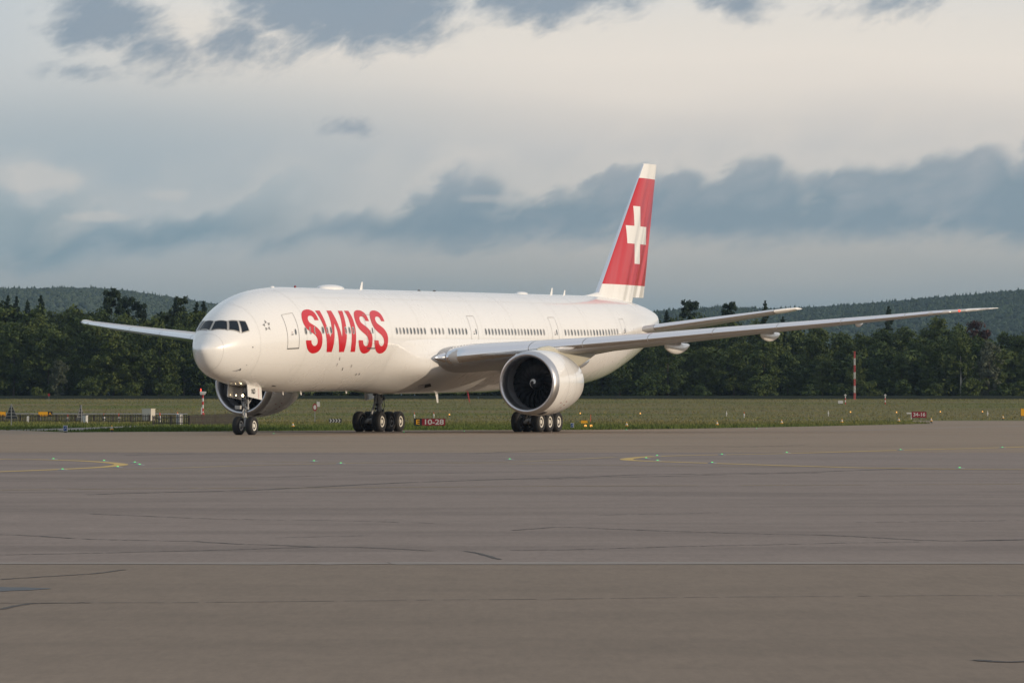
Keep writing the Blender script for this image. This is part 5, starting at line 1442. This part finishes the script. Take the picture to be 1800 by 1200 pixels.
# taxiway edge lights: yellow foot, white body, small cap
def edge_light(px_, vb, label, h_=.42, group='edge lights along the grass verge'):
    e, s_ = at(px_, vb, 'edge_light', label, 'light', group)
    b = MB(); b.lathe([(0, .12), (.05, .11), (.07, .06), (.16, .05)], (0, 0, 0), 'z', 12, True); b.obj('foot', sblk, e, 40)
    b = MB(); b.lathe([(.13, .06), (.15, .12), (.20, .12), (.22, .07)], (0, 0, 0), 'z', 12, True); b.obj('collar', syel, e, 40)
    b = MB(); b.lathe([(.2, .07), (h_ * .62, .085), (h_ * .8, .05)], (0, 0, 0), 'z', 12, True); b.obj('body', swhite, e, 40)
    b = MB(); b.lathe([(h_ * .78, .045), (h_, .03), (h_ * 1.06, .005)], (0, 0, 0), 'z', 10, True); b.obj('cap', syel, e, 40)
for px_, vb, lab in ((196.5, 758.2, 'edge light in the grass strip left of the nose wheels'), (515, 752.3, 'edge light between the nose wheels and main wheels'), (765, 749.5, 'edge light standing in front of the 10-28 sign'), (1101.5, 751.3, 'first edge light right of the engine wheels'), (1260.5, 749.0, 'second edge light right of the engine wheels'),
                     (1374, 746.5, 'third edge light right of the engine wheels'), (1480, 744.4, 'fourth edge light right of the engine wheels'), (1580, 742.4, 'edge light in the grass just below the 34-16 sign'), (1637, 742.0, 'edge light on the tip of the grass tongue'), (1763, 737.0, 'edge light on the far verge near the right border')):
    edge_light(px_, vb, lab)
# amber lights far out on the runway, and small white fixtures
for i, (px_, v_) in enumerate(((790, 728.5), (1020, 726.3), (1125.5, 726.5), (1495, 724.0), (1576, 724.3), (1653, 723.5), (1727, 723.2))):
    e, s_ = at(px_, v_ + 2.2, 'runway_light', 'small amber light %s' % ('above the 10-28 sign', 'upper right of the engine wheels', 'above the first edge light right of the engine', 'farthest left of the amber row by the lattice mast', 'just left of the 34-16 sign', 'just right of the 34-16 sign', 'rightmost of the amber row near the right border')[i], 'light', 'amber runway lights')
    b = MB(); b.lathe([(0, .08), (.1, .06)], (0, 0, 0), 'z', 10, True); b.obj('base', sblk, e, 40)
    b = MB(); b.lathe([(.1, .045), (.14, .075), (.2, .07), (.27, .02)], (0, 0, 0), 'z', 12, True); b.obj('lens', lampo, e, 40)
for i, px_ in enumerate((1029, 1039)):
    e, s_ = at(px_, 750.6, 'guard_light', '%s round amber guard light of the pair beside the blue sign' % ('left', 'right')[i], 'light', 'guard lights')
    b = MB(); b.lathe([(-.1, .1), (-.1, .13), (0, .13), (.02, .11)], (0, 0, .13), 'y', 18, True); b.obj('housing', sblk, e, 40)
    b = MB(); b.lathe([(-.11, .10), (-.13, .05), (-.135, .001)], (0, 0, .13), 'y', 18); b.obj('lens', lampo, e, 40)
    b = MB(); b.box((0, 0, .03), (.14, .14, .06)); b.obj('foot', sblk, e, 0)
e, s_ = at(1027, 745.5, 'yellow_box', 'low yellow equipment box in the grass beyond the guard lights', 'box'); b = MB(); b.box((0, 0, .22), (.52, .25, .24)); b.obj('body', syel, e, 0)
b = MB(); b.tube([(-.26, 0, .24), (-.42, 0, .25)], .02, 6); b.obj('spout', syel, e, 0)
b = MB(); b.box((0, 0, .05), (.3, .18, .12)); b.obj('foot', sblk, e, 0)
e, s_ = at(1038, 742.5, 'red_rod', 'thin upright red rod beyond the guard lights', 'marker'); b = MB(); b.tube([(0, 0, 0), (.02, 0, .75)], [.03, .02], 6); b.obj('rod', orange, e, 0); b = MB(); b.box((0, 0, .02), (.12, .12, .06)); b.obj('foot', sblk, e, 0)
for i, (px_, v_) in enumerate(((728.5, 734.5), (762.5, 734.0), (1456, 730.5), (1736, 731.0), (1308, 733.5), (1277, 731.5))):
    e, s_ = at(px_, v_, 'small_fixture', 'small white airfield fixture %s' % ('above the left end of the 10-28 sign', 'above the middle of the 10-28 sign', 'in the field left of the 34-16 sign', 'right of the rightmost sign row', 'with red top in the middle of the right field', 'in the middle of the right field')[i], 'marker', 'small white fixtures')
    b = MB(); b.lathe([(0, .04), (.2, .04), (.22, .07), (.34, .08), (.42, .03)], (0, 0, 0), 'z', 10, True); b.obj('body', swhite, e, 40)
    b = MB(); b.lathe([(.42, .03), (.6, .025)], (0, 0, 0), 'z', 8, True); b.obj('tip', orange if i in (0, 1, 4) else swhite, e, 0)
for px_, lab in ((1486, 'white banded weather instrument left of the lattice mast'), (1556, 'white and red weather instrument right of the lattice mast')):
    e, s_ = at(px_, 710, 'weather_instrument', lab, 'instrument')
    for k in range(4): b = MB(); b.tube([(0, 0, .3 * k), (0, 0, .3 * k + .3)], .07, 8); b.obj('band', swhite if k % 2 else mred, e, 0)
    b = MB(); b.box((-.0, 0, 1.28), (.34, .14, .12)); b.box((0, 0, 1.4), (.16, .1, .1)); b.obj('head', swhite, e, 0)
e, s_ = at(1477.5, 709.5, 'instrument_box', 'low white box beside the weather instrument', 'box'); b = MB(); b.box((0, 0, .3), (.7, .4, .4)); b.obj('body', swhite, e, 0); b = MB(); b.box((0, 0, .05), (.5, .3, .12)); b.obj('foot', sgalv, e, 0)
e, s_ = at(86, 704, 'small_sign', 'tiny red sign on a post at the forest foot, far left', 'sign'); b = MB(); b.box((0, 0, .55), (.05, .05, 1.1)); b.obj('post', sgalv, e, 0); b = MB(); b.box((0, -.04, .95), (.3, .02, .42)); b.obj('plate', sred, e, 0)
# flush green taxiway centreline lights
gl_house = MB().lathe([(0, .16), (.012, .15), (.02, .09), (.03, .06)], (0, 0, 0), 'z', 16, True).mesh('housing', 40); gl_house.materials.append(sgalv)
gl_lens = MB().box((0, 0, .030), (.06, .04, .022)).mesh('lens', 0); gl_lens.materials.append(lampg)
for i, (px_, v_) in enumerate(((94, 807.6), (110, 826), (183, 810.8), (207, 821.7), (237, 813.6), (245.5, 817.5), (552, 811.3), (599, 815.2), (896, 808), (1136, 806), (1155, 801.7), (1156, 810.2), (1252, 814.2), (1269, 799.4), (1383, 796.3), (1583, 791.3), (1762, 787), (1687, 823.6), (1330, 753.6), (1101, 755.6), (710, 759.5), (816, 758.5), (481, 762.5))):
    p = ground_at(px_, v_)
    e = empty('taxiway_light', (p.x, p.y, .006)); zn = 'at the far edge of the paving near the grass' if v_ < 770 else ('beside the left yellow curve' if px_ < 260 else ('on open paving below the jet' if px_ < 1000 else ('beside the tip of the right yellow curve' if px_ < 1300 else 'along the far right yellow line')))
    tag(e, 'small green light in the paving ' + zn, 'light', 'green lights ' + zn)
    new_obj('housing', gl_house, e); new_obj('lens', gl_lens, e)

# ------------------------------------------------------------------ the evening air
hz = bpy.data.materials.new('evening_air'); hz.use_nodes = True
H_ = NB(hz.node_tree); pv = H_.n('ShaderNodeVolumePrincipled'); ho = H_.n('ShaderNodeOutputMaterial'); H_.link(pv.outputs[0], ho.inputs['Volume'])
pv.inputs['Color'].default_value = (.50, .72, 1.0, 1); pv.inputs['Density'].default_value = 4.0e-5; pv.inputs['Anisotropy'].default_value = .3
b = MB(); b.box((0, 5700, 82), (12000, 12000, 166)); hzo = b.obj('haze', hz, None, 0); tag(hzo, 'thin evening haze over the whole airfield', 'haze', None, 'stuff')
